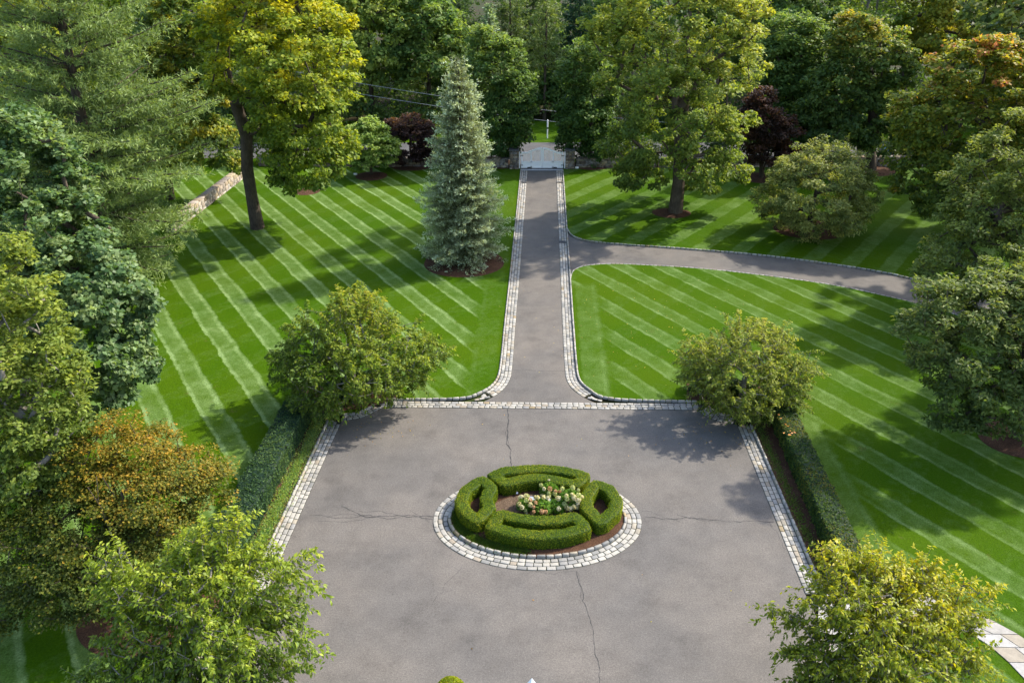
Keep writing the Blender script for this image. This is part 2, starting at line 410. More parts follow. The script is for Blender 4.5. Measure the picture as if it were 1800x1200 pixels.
# kerb of the side drive
for nm, ln, sd_ in (('kerb', dense(side_up[2:]), 1), ('kerb', dense(side_lo), -1)):
    ln = offset(ln, sd_ * .07); n = len(ln)
    k_ = link(nm, arr_mesh(nm, np.vstack([np.c_[offset(ln, -.06), np.full(n, .02)], np.c_[offset(ln, .06), np.full(n, .02)]]),
              np.array([(i, i + 1, i + 1 + n, i + n) for i in range(n - 1)])), None, M_GROUT); k_['kind'] = 'structure'
    st = Stuff(); course(k_, ln, .31, .12, 0, .11 if sd_ > 0 else .085, 'kerb_stone', 40, st); st.build('far_kerb_stones', M_COBA, k_)

# lawns
def lp(p): return [tuple(q) for q in p]
dld = nz(np.array(G(977.5, 299)[:2]) - np.array(G(992.5, 655)[:2])); dn = np.array([dld[1], -dld[0]])    # right normal of the drive
hd = nz(np.array(R_far) - np.array(R_near)); hn = np.array([hd[1], -hd[0]])
c_drive = float(np.dot(dn, dr_out[len(dr_out) // 2])); c_hedge = float(np.dot(hn, np.array(R_near))) + .72 + 1.55
left_poly = lp(dl_out) + [(dl_out[-1][0], 76.5), (-110, 76.5), (-110, 3), (L_near[0] - 1.0, 3)] + lp(bl_out) + lp(nl_out)
sheet('left_lawn', left_poly, .075, lawn_mat('turf_left', 1.0, .13, [(-dn[0], -dn[1], -float(np.dot(dn, dl_out[len(dl_out) // 2])), 200.0)], .40, .72, .10))
ri = int(np.argmin([abs(p[1] - side_lo[2][1]) for p in dr_out]))
right_poly = lp(nr_out) + lp(br_out[::-1]) + [(R_near[0] + 1.0, 3), (90, 3)] + lp(side_lo[::-1] + [0, -.02]) + lp(dr_out[:ri][::-1])
sheet('right_lawn', right_poly, .070, lawn_mat('turf_right', .75, .10, [(dn[0], dn[1], c_drive, 47.5), (hn[0], hn[1], c_hedge, 31.5)], .34, .46, .26))
rj = int(np.argmin([abs(p[1] - side_up[1][1]) for p in dr_out]))
sheet('far_lawn', lp(dr_out[rj:]) + [(dr_out[-1][0], 76.5), (110, 76.5), (110, 40)] + lp(side_up[1:][::-1]), .072, lawn_mat('turf_far', .12, .5, (), .35, .35))
verge = sheet('verge', [(-160, yr1), (160, yr1), (160, 96), (-160, 96)], -.02, lawn_mat('turf_verge', .1, .1))
sheet('near_verge', [(-160, 76.5), (gx0 - 1.2, 76.5), (gx0 - 1.2, yr0), (-160, yr0)], -.03, lawn_mat('turf_roadside', .1, .1))
sheet('near_verge', [(gx1 + 1.2, 76.5), (160, 76.5), (160, yr0), (gx1 + 1.2, yr0)], -.03, bpy.data.materials['turf_roadside'])

# mulch beds: low domes
def mulch_bed(cx, cy, a, b, z=.075, h=.10, rot=0.0):
    rr = np.random.default_rng(int(abs(cx * 37 + cy * 11))); V = [(cx, cy, z + h)]; n, rings = 40, 4
    for k in range(1, rings + 1):
        for i in range(n):
            t = i * 2 * math.pi / n; f = k / rings; wob = 1 + (.02 * math.sin(3 * t + cx) if k == rings else 0)
            x, y = a * f * math.cos(t) * wob, b * f * math.sin(t) * wob
            V.append((cx + x * math.cos(rot) - y * math.sin(rot), cy + x * math.sin(rot) + y * math.cos(rot),
                      z + h * (1 - f ** 3) + (rr.uniform(-.015, .015) if k < rings else .004)))
    F = [(0, 1 + i, 1 + (i + 1) % n) for i in range(n)]
    for k in range(rings - 1):
        for i in range(n): F.append((1 + k * n + i, 1 + (k + 1) * n + i, 1 + (k + 1) * n + (i + 1) % n, 1 + k * n + (i + 1) % n))
    m = MB(); m.add(V, F); o = m.build('mulch_bed', M_MULCH, None, True); o['kind'] = 'structure'; return o
def bed_px(px, py, rpx, asp=1.0):
    g = G(px, py); return mulch_bed(g[0], g[1], rpx * mpp(g), rpx * mpp(g) * asp)
bed_px(816, 462, 70, 1.0); bed_px(653, 311, 28); bed_px(724, 292, 36); bed_px(540, 338, 22); bed_px(1180, 376, 34, .8)
bed_px(1420, 404, 60, .9); bed_px(1335, 314, 34); bed_px(1790, 775, 66, .9); bed_px(1040, 291, 34); bed_px(880, 290, 30)
bed_px(250, 1085, 110, .8); bed_px(1530, 300, 40)
# planting strips between kerb and hedges, and the corner beds under the cherries
def strip(line, side, a, b, z, mat, name='planting_bed'):
    A, B = offset(line, side * a), offset(line, side * b); n = len(line)
    Q = np.array([(i, i + 1, i + 1 + n, i + n) for i in range(n - 1)])
    o = link(name, arr_mesh(name, np.vstack([np.c_[A, np.full(n, z)], np.c_[B, np.full(n, z)]]), Q if side > 0 else Q[:, ::-1]), None, mat)
    o['kind'] = 'structure'; return o
strip(left_edge, 1, .71, 2.0, .085, M_MULCH); strip(right_edge, -1, .71, 2.0, .085, M_MULCH)
sheet('planting_bed', G2([(580, 728), (655, 717), (700, 702), (692, 676), (600, 668), (535, 690), (530, 728)]), .090, M_MULCH)
sheet('planting_bed', G2([(1207, 704), (1240, 707), (1268, 722), (1318, 732), (1352, 735), (1370, 690), (1290, 668), (1207, 676)]), .090, M_MULCH)

# cracks in the courtyard
def crack(pts, wd, parent, jit=.06, it=3):
    p = np.array(G2(pts, .004))
    for k in range(it):
        m = (p[:-1] + p[1:]) / 2; l = np.linalg.norm(p[1:] - p[:-1], axis=1, keepdims=True)
        m = m + RNG.normal(0, 1, m.shape) * l * jit; q = np.empty((len(p) + len(m), 2)); q[0::2] = p; q[1::2] = m; p = q
    nn = normals2(p); ww = (wd * .72 * RNG.uniform(.25, 1.3, len(p)))[:, None]; n = len(p)
    V = np.vstack([np.c_[p - nn * ww / 2, np.full(n, .008)], np.c_[p + nn * ww / 2, np.full(n, .008)]])
    Q = np.array([(i, i + 1, i + 1 + n, i + n) for i in range(n - 1)])
    link('crack', arr_mesh('crack', V, Q), parent, M_TAR)
CR = [([(892, 718), (893, 745), (890, 775), (897, 798), (898, 822)], .075), ([(893, 745), (889, 765), (892, 785)], .03),
      ([(762, 908), (700, 905), (655, 909), (620, 898), (600, 890)], .055), ([(762, 913), (715, 905), (680, 912), (640, 905), (590, 911), (545, 905)], .04),
      ([(660, 908), (610, 917), (560, 916)], .025), ([(700, 905), (670, 898), (630, 898)], .025), ([(640, 906), (600, 903), (575, 908)], .02), ([(755, 918), (735, 905), (720, 896)], .02),
      ([(1135, 908), (1190, 912), (1215, 909), (1262, 914), (1310, 915), (1360, 917)], .045), ([(1190, 904), (1225, 912), (1260, 913)], .03), ([(1128, 898), (1165, 908), (1200, 918)], .02),
      ([(1352, 916), (1366, 935), (1375, 960), (1381, 965)], .02),
      ([(1013, 1003), (1021, 1030), (1024, 1055), (1035, 1082), (1043, 1120), (1046, 1150), (1055, 1180), (1062, 1215)], .032), ([(1013, 1003), (1022, 1035), (1019, 1062)], .012),
      ([(812, 998), (786, 1022), (779, 1040), (765, 1052), (758, 1065)], .018), ([(890, 720), (930, 724), (975, 721)], .018),
      ([(940, 1004), (975, 1009), (1010, 1003)], .012), ([(1055, 990), (1090, 975), (1130, 960), (1150, 945)], .012)]
for c_, w_ in CR: crack(c_, w_, court)
for c_, w_ in [([(903, 650), (950, 652), (992, 652)], .03), ([(910, 520), (950, 509), (986, 508)], .025), ([(914, 452), (940, 453), (984, 452)], .03),
               ([(911, 545), (950, 542), (986, 542)], .02)]: crack(c_, w_, drive, .03)

# stone-flag paths on both sides of the courtyard
def flag_path(left, right, n_rows, mirror=False):
    """rows of cut flags between two edge lines"""
    t = NT('flagstone'); oi = t.n('ShaderNodeObjectInfo'); n = t.noise(5, 4); n2 = t.noise(45, 3)
    c = t.ramp(oi.outputs['Random'], [(0, (.50, .47, .42)), (.3, (.56, .54, .50)), (.55, (.46, .40, .31)), (.7, (.53, .51, .47)), (.88, (.48, .36, .20))], 'CONSTANT')
    c = t.scale(c, t.M('MULTIPLY', t.rng(n, .3, .7, .48, .66), t.rng(n2, .3, .7, .9, 1.08))); t.bsdf(c, .75, n2, .004, .5, .3)
    A, B = dense(smoothed(left, 2), .05), dense(smoothed(right, 2), .05)
    f = np.linspace(0, 1, 60); A = A[(f * (len(A) - 1)).astype(int)]; B = B[(f * (len(B) - 1)).astype(int)]
    pth = link('path', arr_mesh('path', np.vstack([np.c_[A, np.full(60, .079)], np.c_[B, np.full(60, .079)]]),
               np.array([(i, i + 1, i + 61, i + 60) if mirror else (i, i + 60, i + 61, i + 1) for i in range(59)])), None, M_GROUT)
    pth['kind'] = 'structure'
    def at(u, v):
        i = u * 59; k = min(58, int(i)); a = A[k] + (A[k + 1] - A[k]) * (i - k); b = B[k] + (B[k + 1] - B[k]) * (i - k)
        return a + (b - a) * v
    for r in range(n_rows):
        u0, u1 = r / n_rows, (r + 1) / n_rows; wdt = np.linalg.norm(at((u0 + u1) / 2, 0) - at((u0 + u1) / 2, 1)); nc = max(1, int(round(wdt / .8)))
        cuts = [0] + [(k + random.uniform(-.22, .22)) / nc for k in range(1, nc)] + [1]
        for k in range(nc):
            q = np.array([at(u0, cuts[k]), at(u1, cuts[k]), at(u1, cuts[k + 1]), at(u0, cuts[k + 1])]); c0 = q.mean(0)
            q = c0 + (q - c0) * (1 - .02 / np.maximum(np.linalg.norm(q - c0, axis=1, keepdims=True), .05))
            area = (q[1][0] - q[0][0]) * (q[2][1] - q[0][1]) - (q[1][1] - q[0][1]) * (q[2][0] - q[0][0])
            if area < 0: q = q[::-1]
            m = MB(); m.add([(a[0], a[1], .06) for a in q] + [(a[0], a[1], .098 + random.uniform(0, .004)) for a in q],
                            [(4, 5, 6, 7)] + [(i, (i + 1) % 4, (i + 1) % 4 + 4, i + 4) for i in range(4)])
            m.build('flagstone', t.m, pth)
    return pth
flag_path(G2([(1440, 1046), (1520, 1032), (1590, 1034), (1660, 1052), (1722, 1078), (1800, 1118), (1900, 1195), (1985, 1300)], .09),
          G2([(1432, 1172), (1470, 1160), (1540, 1094), (1610, 1088), (1660, 1094), (1722, 1118), (1800, 1187), (1870, 1290)], .09), 16)
flag_path(G2([(404, 1090), (380, 1092), (350, 1110), (310, 1150), (270, 1220), (230, 1320)], .09),
          G2([(440, 1196), (420, 1180), (390, 1180), (360, 1210), (330, 1270), (300, 1350)], .09), 8, True)
for pts, sd_ in ((G2([(1404, 1260), (1405, 1215), (1410, 1193), (1424, 1177), (1450, 1168)]), -1), (G2([(468, 1260), (473, 1215), (470, 1195), (455, 1178), (430, 1170)]), 1)):
    border('cobble_border', dense(smoothed(pts, 2)), sd_, 3)

# trench drains across the setts
def drain(px0, px1, py):
    a, b = G(px0, py), G(px1, py); o = thing('trench_drain', None, 'drain', ((a[0] + b[0]) / 2, a[1], 0))
    hw = (b[0] - a[0]) / 2; m = MB(); m.box(-hw, hw, -.22, .22, 0, .046); m.build('channel', M_TAR, o)
    g = MB()
    for k in range(9):
        x = -hw + (k + .5) * 2 * hw / 9; g.box(x - .018, x + .018, -.2, .2, .046, .054)
    g.build('grating', plain_mat('iron', (.045, .047, .05), .6, .2), o); return o
tag(drain(916.5, 925.5, 321.5), 'dark iron drain across the left sett band just before the white gate')
tag(drain(978.5, 988.5, 321.5), 'dark iron drain across the right sett band just before the white gate')
tag(drain(982.5, 994.5, 426), 'dark iron drain across the sett band where the side drive joins')

# ------------------------------------------------------------------ leaves, twigs, trees
LEAFK = np.array([1.75, 1.70, 1.25])
def leaf_mesh(name, c, axis, nrm, L, Wd, col, droop=.15):
    """one four-cornered pointed leaf per row"""
    n = len(c); axis = nz(axis); nrm = nz(nrm - axis * np.sum(nrm * axis, 1, keepdims=True)); side = np.cross(axis, nrm)
    L = np.broadcast_to(L, (n,))[:, None]; Wd = np.broadcast_to(Wd, (n,))[:, None]
    b = c - axis * L * .5; tip = c + axis * L * .5 - nrm * L * droop; mid = c - axis * L * .04 + nrm * L * droop * .4
    V = np.empty((n, 4, 3), np.float32); V[:, 0] = b; V[:, 1] = mid + side * Wd * .5; V[:, 2] = tip; V[:, 3] = mid - side * Wd * .5
    Q = np.arange(4 * n).reshape(n, 4)
    return arr_mesh(name, V.reshape(-1, 3), Q, np.repeat(col * LEAFK, 4, 0))
def tubes(name, p0, p1, r0, r1, n=5):
    p0, p1 = np.array(p0), np.array(p1); m = len(p0); d = nz(p1 - p0)
    ref = np.where(np.abs(d[:, 2:]) < .9, [[0, 0, 1.]], [[1., 0, 0]]); a = nz(np.cross(d, ref)); b = np.cross(d, a)
    t = np.arange(n) * 2 * math.pi / n; ring = np.cos(t)[None, :, None] * a[:, None] + np.sin(t)[None, :, None] * b[:, None]
    V = np.concatenate([p0[:, None] + ring * np.array(r0)[:, None, None], (p1 + d * np.array(r1)[:, None] * .4)[:, None] + ring * np.array(r1)[:, None, None]], 1)
    k = np.arange(n); q = np.stack([k, (k + 1) % n, (k + 1) % n + n, k + n], 1)[:, ::-1]
    Q = (q[None] + (np.arange(m) * 2 * n)[:, None, None]).reshape(-1, 4)
    return arr_mesh(name, V.reshape(-1, 3), Q, None, True)

class Skel:
    def __init__(s): s.p, s.par, s.w = [], [], []
    def add(s, p, par, w=0.0): s.p.append(np.array(p, float)); s.par.append(par); s.w.append(w); return len(s.p) - 1
    def chain(s, par, end, rng, step=.8, arch=.10, jit=.05):
        a = s.p[par]; d = np.linalg.norm(end - a); k = max(1, int(d / step))
        for i in range(1, k + 1):
            f = i / k; q = a + (end - a) * f; q[2] += arch * d * math.sin(math.pi * f) * .6
            if i < k: q = q + rng.normal(0, jit, 3) * d * .4
            par = s.add(q, par)
        return par
    def mesh(s, name, r_trunk, r_tip, flare=1.25, power=.5, n=6):
        P_ = np.array(s.p); w = np.array(s.w); par = s.par
        for i in range(len(w) - 1, 0, -1): w[par[i]] += w[i]
        tot = max(w[0], 1e-6); r = np.maximum(r_tip, r_trunk * (w / tot) ** power); r[0] = r_trunk * flare
        i = np.array([k for k in range(1, len(P_))]); pr = np.array([par[k] for k in i])
        r0 = np.where(pr == 0, r[0], np.minimum(r[pr], r[i] * 1.35)); return tubes(name, P_[pr], P_[i], r0, r[i], n)

def crown_points(lobes, n, rng, shell=.72, low=-.45):
    """clump centres near the skins of a union of uneven lobes; lobe = (centre, (rx,ry,rz))"""
    ctr = np.array([l[0] for l in lobes]); rad = np.array([l[1] for l in lobes]); wt_ = np.prod(rad, 1) ** (2 / 3); wt_ /= wt_.sum()
    k = rng.choice(len(lobes), n * 3, p=wt_); d = nz(rng.normal(0, 1, (n * 3, 3))); keep = d[:, 2] > low; k, d = k[keep], d[keep]
    r = shell + (1 - shell) * rng.random((len(k), 1)) ** .8
    wob = 1 + .13 * np.sin(d @ rng.normal(0, 4, (3, 1)) + k[:, None]) + .09 * np.sin(d @ rng.normal(0, 8, (3, 1)))
    p = ctr[k] + d * r * rad[k] * wob
    q = np.linalg.norm((p[:, None] - ctr[None]) / rad[None], axis=2); q[np.arange(len(k)), k] = 9
    ok = q.min(1) > .62
    p, d, k = p[ok][:n], d[ok][:n], k[ok][:n]
    return p, d, k
def sublobes(center, rad, n, rng, size=.42, at=.66, low=-.55):
    c, r = np.array(center), np.array(rad, float); out = [(c, r * .66)]
    g = math.pi * (3 - math.sqrt(5)); off = rng.uniform(0, 6.28)
    for i in range(n):
        z = 1 - (i + .5) / n * (1 - low); ph = i * g + off + rng.uniform(-.3, .3); h = math.sqrt(max(0, 1 - z * z))
        d = np.array([h * math.cos(ph), h * math.sin(ph), z]); s = size * rng.uniform(.78, 1.22)
        out.append((c + d * r * at * rng.uniform(.9, 1.12), np.array([r[0], r[1], r[2] * .85]) * s))
    return out

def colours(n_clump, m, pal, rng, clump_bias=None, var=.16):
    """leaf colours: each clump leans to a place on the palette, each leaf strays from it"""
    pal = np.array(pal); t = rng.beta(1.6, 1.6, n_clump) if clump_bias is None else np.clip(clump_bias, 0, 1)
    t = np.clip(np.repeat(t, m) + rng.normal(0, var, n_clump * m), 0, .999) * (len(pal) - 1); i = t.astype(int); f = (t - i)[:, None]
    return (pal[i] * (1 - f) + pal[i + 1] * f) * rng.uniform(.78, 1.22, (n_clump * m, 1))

def broadleaf(name, label, cat, base, lobes, n_clump, m, clump_r, L, Wd, pal, seed, trunk_r=.25, fork=.35, bark=None, mat=None, flat=.55,
              shoot=False, shoot_len=1.5, bias=None, up=.8, group=None, stems=1, shell=.72, low=-.45, droop=.35, tip_r=.012, lean=(0, 0), spread=1.0):
    rng = np.random.default_rng(seed); base = np.array(base, float)
    ctr = np.mean([l[0] for l in lobes], 0); top = max(l[0][2] + l[1][2] for l in lobes)
    p, d, k = crown_points(lobes, n_clump, rng, shell, low); n = len(p)
    out = nz((p - ctr) * np.array([1, 1, .8]))
    o = thing(name, label, cat, tuple(base), 0, group)
    # limbs
    sk = Skel(); root = sk.add((0, 0, 0), -1); z_f = fork * (top - base[2])
    heads = []
    for s_ in range(stems):
        a = s_ * 2 * math.pi / stems + rng.uniform(0, 1); off = 0 if stems == 1 else .25 * z_f
        par = root; axis_end = (ctr - base) * np.array([.8, .8, 0]) + np.array([lean[0], lean[1], top * .86 - base[2]])
        for q in range(1, 9):
            f = q / 8; z = axis_end[2] * f
            pos = np.array([axis_end[0] * f ** 1.5 + math.cos(a) * off * min(1, f * 3), axis_end[1] * f ** 1.5 + math.sin(a) * off * min(1, f * 3), z]) + np.r_[rng.normal(0, .02 * z, 2), 0]
            par = sk.add(pos, par)
            if z >= z_f * .8: heads.append(par)
    order = np.argsort(np.linalg.norm(p - ctr, axis=1)); rel = p - base
    act = list(heads)
    for i in order:
        c = rel[i]; A = np.array([sk.p[a] for a in act]); dv = c - A; dist = np.linalg.norm(dv, axis=1)
        cost = dist + np.maximum(0, A[:, 2] - c[2] + .25 * dist) * .7
        j = act[int(np.argmin(cost))]; s0 = len(sk.p); e = sk.chain(j, c, rng); sk.w[e] = 1.0; act += range(s0, len(sk.p))
    link('trunk', sk.mesh('trunk', trunk_r, tip_r), o, bark or M_BARK)
    # leaves
    cr = clump_r * rng.uniform(.7, 1.3, (n, 1, 1)); rep = lambda v: np.repeat(v, m, 0)
    if shoot:
        dirs = nz(out * .8 + rng.normal(0, .45, (n, 3)) + np.array([0, 0, .25])); t = rng.uniform(-1, 1, (n, m, 1)); sp = dirs[:, None] * t * cr * shoot_len
        sp[..., 2] -= (t[..., 0] > 0) * (t[..., 0] ** 2) * cr[..., 0] * .5
        e_ = cr[:, 0] * shoot_len
        tw = link('twigs', tubes('twigs', p - base - dirs * e_ * .9, p - base + dirs * e_ * .85 - np.array([0, 0, 1.0]) * cr[:, 0] * .3, np.full(n, .008), np.full(n, .003), 4), o, bark or M_BARK); tw['kind'] = 'stuff'
        sidev = rng.normal(0, 1, (n, m, 3)); sidev -= dirs[:, None] * np.sum(sidev * dirs[:, None], 2, keepdims=True); sidev = nz(sidev)
        pos = p[:, None] + sp + sidev * L * .5
        ax = nz(dirs[:, None] * .6 + sidev * .8 + np.array([0, 0, -droop])); nm = nz(rng.normal(0, .4, (n, m, 3)) + np.array([0, 0, up]) + sidev * .15)
    else:
        g = rng.normal(0, 1, (n, m, 3)); g = nz(g) * (rng.random((n, m, 1)) ** .45)
        pos = p[:, None] + g * cr * np.array([spread, spread, flat])
        ax = nz(rng.normal(0, 1, (n, m, 3)) * np.array([1, 1, .4]) + out[:, None] * .5 + g * .4 - np.array([0, 0, droop]))
        nm = nz(rng.normal(0, .55, (n, m, 3)) + out[:, None] * .45 + g * .25 + np.array([0, 0, up]))
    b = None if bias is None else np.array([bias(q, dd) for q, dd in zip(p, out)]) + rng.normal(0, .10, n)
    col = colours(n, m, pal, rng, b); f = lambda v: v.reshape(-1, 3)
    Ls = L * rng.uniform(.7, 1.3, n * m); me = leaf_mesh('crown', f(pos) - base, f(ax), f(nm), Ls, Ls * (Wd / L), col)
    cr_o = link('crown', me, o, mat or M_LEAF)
    return o

def conifer(name, label, cat, base, H, r0, z0, prof, seed, per=5, space=.8, slope=.15, curve=.25, twig=.32, twig_step=.3, tuft_step=.22, needles=5, nL=.2, nW=.035,
            pal=((.03, .05, .02), (.08, .11, .05)), tip_pal=None, hang=0.0, trunk_r=.3, bark=None, bare=.25, lean=(0, 0), group=None, gap=0.0, lenvar=(.65, 1.1), mat=None, shift=(0, 0), zjit=.5, nrand=.55, tip_pow=1.5):
    rng = np.random.default_rng(seed); base = np.array(base, float); o = thing(name, label, cat, tuple(base), 0, group)
    zs = np.linspace(0, H, 14); ax_pts = np.c_[lean[0] * zs / H + rng.normal(0, .03, 14) * (zs > 0), lean[1] * zs / H + rng.normal(0, .03, 14) * (zs > 0), zs]
    rr = trunk_r * (1 - zs / H) ** .8 + .02; rr[0] *= 1.2
    s0, s1, q0, q1 = list(ax_pts[:-1]), list(ax_pts[1:]), list(rr[:-1]), list(rr[1:])
    T, D, E = [], [], []                                            # tuft place, direction, age (0 old .. 1 tip)
    z = z0
    while z < H - .15:
        f = (z - z0) / (H - z0); Lb = r0 * prof(f); a0 = rng.uniform(0, 6.28); npw = per if f < .9 else max(3, per - 2)
        for b in range(npw):
            if rng.random() < gap: continue
            a = a0 + b * 6.283 / npw + rng.uniform(-.3, .3); zz = z + rng.uniform(-zjit, zjit) * space; ln = max(.15, Lb * rng.uniform(*lenvar))
            if zz > H - .05: zz = H - .1
            h = np.array([math.cos(a), math.sin(a), 0.0]); org = np.array([np.interp(zz, zs, ax_pts[:, 0]), np.interp(zz, zs, ax_pts[:, 1]), zz])
            sh = np.array([shift[0], shift[1], 0]) * (1 - f); ln = ln * (1 + float(np.dot(sh, h)))
            k = 6; ts = np.linspace(0, 1, k + 1); dr = slope * (1 - f) + .5 * f * (slope > -.2)
            path = org + h * (ts * ln)[:, None]; path[:, 2] += ln * (dr * ts + curve * ts ** 2) ; path += rng.normal(0, .015, path.shape) * ln * ts[:, None]
            br = max(.009, .015 * ln ** .8 * (trunk_r / .3)) * (1 - ts * .85)
            s0 += list(path[:-1]); s1 += list(path[1:]); q0 += list(br[:-1]); q1 += list(br[1:])
            nt = max(2, int(ln * (1 - bare) / twig_step)); side = np.cross(h, [0, 0, 1.0])
            for t in np.linspace(bare, 1, nt):
                pp = np.array([np.interp(t, ts, path[:, i]) for i in range(3)])
                for sg in ((-1, 1) if t < .97 else (0,)):
                    tl = (twig * ln * (1 - t) ** .7 + .28 * min(1, ln)) * rng.uniform(.7, 1.2); td = nz(h * rng.uniform(.5, .9) + side * sg * rng.uniform(.6, 1.0) + np.array([0, 0, curve * t * .8 + rng.normal(0, .12)]))
                    nn = max(1, int(tl / tuft_step)); u = (np.arange(nn) + rng.random(nn)) / nn * tl
                    q = pp + td * u[:, None]; q[:, 2] -= hang * u ** 1.3 + rng.uniform(0, .05, nn)
                    T.append(q); D.append(np.repeat([td], nn, 0)); E.append(np.clip(t * .6 + .5 * u / max(tl, .1), 0, 1))
        z += space * rng.uniform(.8, 1.2) * (1 if f < .75 else .7)
    link('trunk', tubes('trunk', s0, s1, q0, q1, 6), o, bark or M_BARK)
    T, D, E = np.vstack(T), np.vstack(D), np.concatenate(E); m = needles; n = len(T)
    ax = nz(np.repeat(D, m, 0) * .9 + rng.normal(0, nrand, (n * m, 3)) + np.array([0, 0, .25 - hang * .8])); ps = np.repeat(T, m, 0) + ax * nL * .5 + rng.normal(0, nL * .25, (n * m, 3))
    nm = rng.normal(0, .6, (n * m, 3)) + np.array([0, 0, .8]); p0 = np.array(pal); t = np.clip(rng.beta(2, 2, n), 0, 1)
    col = p0[0] * (1 - t[:, None]) + p0[1] * t[:, None]
    if tip_pal is not None: col = col * (1 - E[:, None] ** tip_pow) + np.array(tip_pal) * E[:, None] ** tip_pow
    col = np.repeat(col, m, 0) * rng.uniform(.75, 1.25, (n * m, 1)); Ls = nL * rng.uniform(.7, 1.25, n * m)
    link('crown', leaf_mesh('crown', ps, ax, nm, Ls, Ls * nW / nL, col, .05), o, mat or M_NEEDLE); return o

def lobe(px, py, rpx, dist, ry=None, rz=None):
    c = P(px, py, dist); r = rpx * mpp(c); return (c, np.array([r, ry or r, (rz or .8) * r]))

# ------------------------------------------------------------------ hedges
def hedge_mesh(path, closed, wd, h, rng, rough=.02, z0=.08):
    p = dense(path, .12, closed); n = len(p); nn = normals2(p, closed); b = min(.035, wd * .12)
    prof = [(-wd / 2 * .97, 0), (-wd / 2, h * .5), (-wd / 2, h - b), (-wd / 2 + b, h), (-wd / 6, h), (wd / 6, h), (wd / 2 - b, h), (wd / 2, h - b), (wd / 2, h * .5), (wd / 2 * .97, 0)]
    V = np.concatenate([np.c_[p + nn * a, np.full(n, z0 + zz)] for a, zz in prof]); V += rng.normal(0, rough, V.shape) * np.array([1, 1, .8])
    k = len(prof); i = np.arange(n if closed else n - 1); j = (i + 1) % n
    Q = np.concatenate([np.stack([i + a * n, i + (a + 1) * n, j + (a + 1) * n, j + a * n], 1) for a in range(k - 1)])
    if not closed:
        caps = []
        for e in (0, n - 1):
            r = [a * n + e for a in range(k)]
            for a in range(k // 2 - 1):
                q = [r[a], r[a + 1], r[k - 2 - a], r[k - 1 - a]]; caps.append(q if e else q[::-1])
        Q = np.vstack([Q, np.array(caps)])
    return V, Q, p, nn, prof
def hedge(name, label, cat, path, closed, wd, h, pal, seed, dens=900, leaf=.045, rough=.02, group=None, z0=.08, base_pt=None):
    rng = np.random.default_rng(seed); path = np.array(path); bp = np.r_[path.mean(0), z0]
    V, Q, p, nn, prof = hedge_mesh(path, closed, wd, h, rng, rough, z0)
    o = thing(name, label, cat, tuple(bp), 0, group)
    tint = np.array(pal[0])[None] * (.9 + .4 * rng.random((len(V), 1))); link('body', arr_mesh('body', V - bp, Q, tint, False), o, M_LEAF)
    # leaves over the skin
    a, b_, c, d = V[Q[:, 0]], V[Q[:, 1]], V[Q[:, 2]], V[Q[:, 3]]; nrm = np.cross(c - a, d - b_); ar = np.linalg.norm(nrm, axis=1) / 2; nrm = nz(nrm)
    N = int(ar.sum() * dens); f = rng.choice(len(Q), N, p=ar / ar.sum()); u, v = rng.random((N, 1)), rng.random((N, 1))
    pos = (a[f] * (1 - u) + b_[f] * u) * (1 - v) + (d[f] * (1 - u) + c[f] * u) * v; no = nrm[f]
    if np.mean(no[:, 2]) < 0: no = -no
    pos = pos + no * rng.normal(.006, .014, (N, 1)) - bp
    ax = nz(rng.normal(0, 1, (N, 3)) + no * .4); nm = no + rng.normal(0, .5, (N, 3))
    pa = np.array(pal); lo = np.sin(pos @ rng.normal(0, 2.2, (3, 1)))[:, 0] * .18; t = np.clip(rng.beta(2, 2, N) + lo, 0, .999) * (len(pa) - 1); i = t.astype(int); fr = (t - i)[:, None]
    col = (pa[i] * (1 - fr) + pa[i + 1] * fr) * rng.uniform(.75, 1.25, (N, 1))
    link('foliage', leaf_mesh('foliage', pos, ax, nm, leaf * rng.uniform(.7, 1.4, N), leaf * .55, col), o, M_LEAF); return o

# ------------------------------------------------------------------ the oval island in the courtyard
oc = G(944.5, 912)[:2]; OA, OB = 4.15, 2.86
def oval(d, n=160):
    t = np.arange(n) * 2 * math.pi / n; p = np.stack([oc[0] + OA * np.cos(t), oc[1] + OB * np.sin(t)], 1); return offset(p, d, True)
border('cobble_border', dense(oval(0), .1, True), 1, 3, closed=True, T=.315, Wd=.195, kerb_w=.14, kerb_h=.14)
inner = oval(.62)
sheet('island_bed', lp(inner), .10, M_MULCH)
cen = inner.mean(0); sheet('island_soil', lp(cen + (inner - cen) * [.60, .62] + [.05, .06]), .108, M_SOIL)
def cz(pts, z=.58): return [tuple(G(740 + a / 4.39, 790 + b / 4.39, z)[:2]) for a, b in pts]
BOX = [(.020, .040, .002), (.046, .075, .003), (.080, .102, .004), (.100, .098, .007)]
for nm, pts, sd_ in (
    ('clipped box hedge with a long slot at the back of the oval island', [(560, 200), (640, 165), (800, 150), (950, 148), (1100, 160), (1270, 203), (1200, 267), (1100, 248), (980, 222), (880, 215), (780, 228), (650, 258)], 1),
    ('clipped box hedge with a long slot at the front of the oval island', [(545, 590), (700, 640), (900, 662), (1100, 650), (1270, 600), (1185, 515), (1050, 543), (900, 548), (750, 530), (610, 497)], 2),
    ('kidney-shaped clipped box hedge at the left end of the oval island', [(310, 400), (345, 315), (470, 230), (545, 295), (500, 375), (530, 450), (435, 545), (340, 475)], 3),
    ('leaf-shaped clipped box hedge at the right end of the oval island', [(1350, 265), (1450, 300), (1510, 390), (1495, 465), (1385, 560), (1280, 450), (1275, 360)], 4)):
    hedge('box_hedge', nm, 'hedge', dense(cz(pts), .10, True), True, .49, .52, BOX, 40 + sd_, 1500, .045, .010, 'box hedges of the oval island', .10)

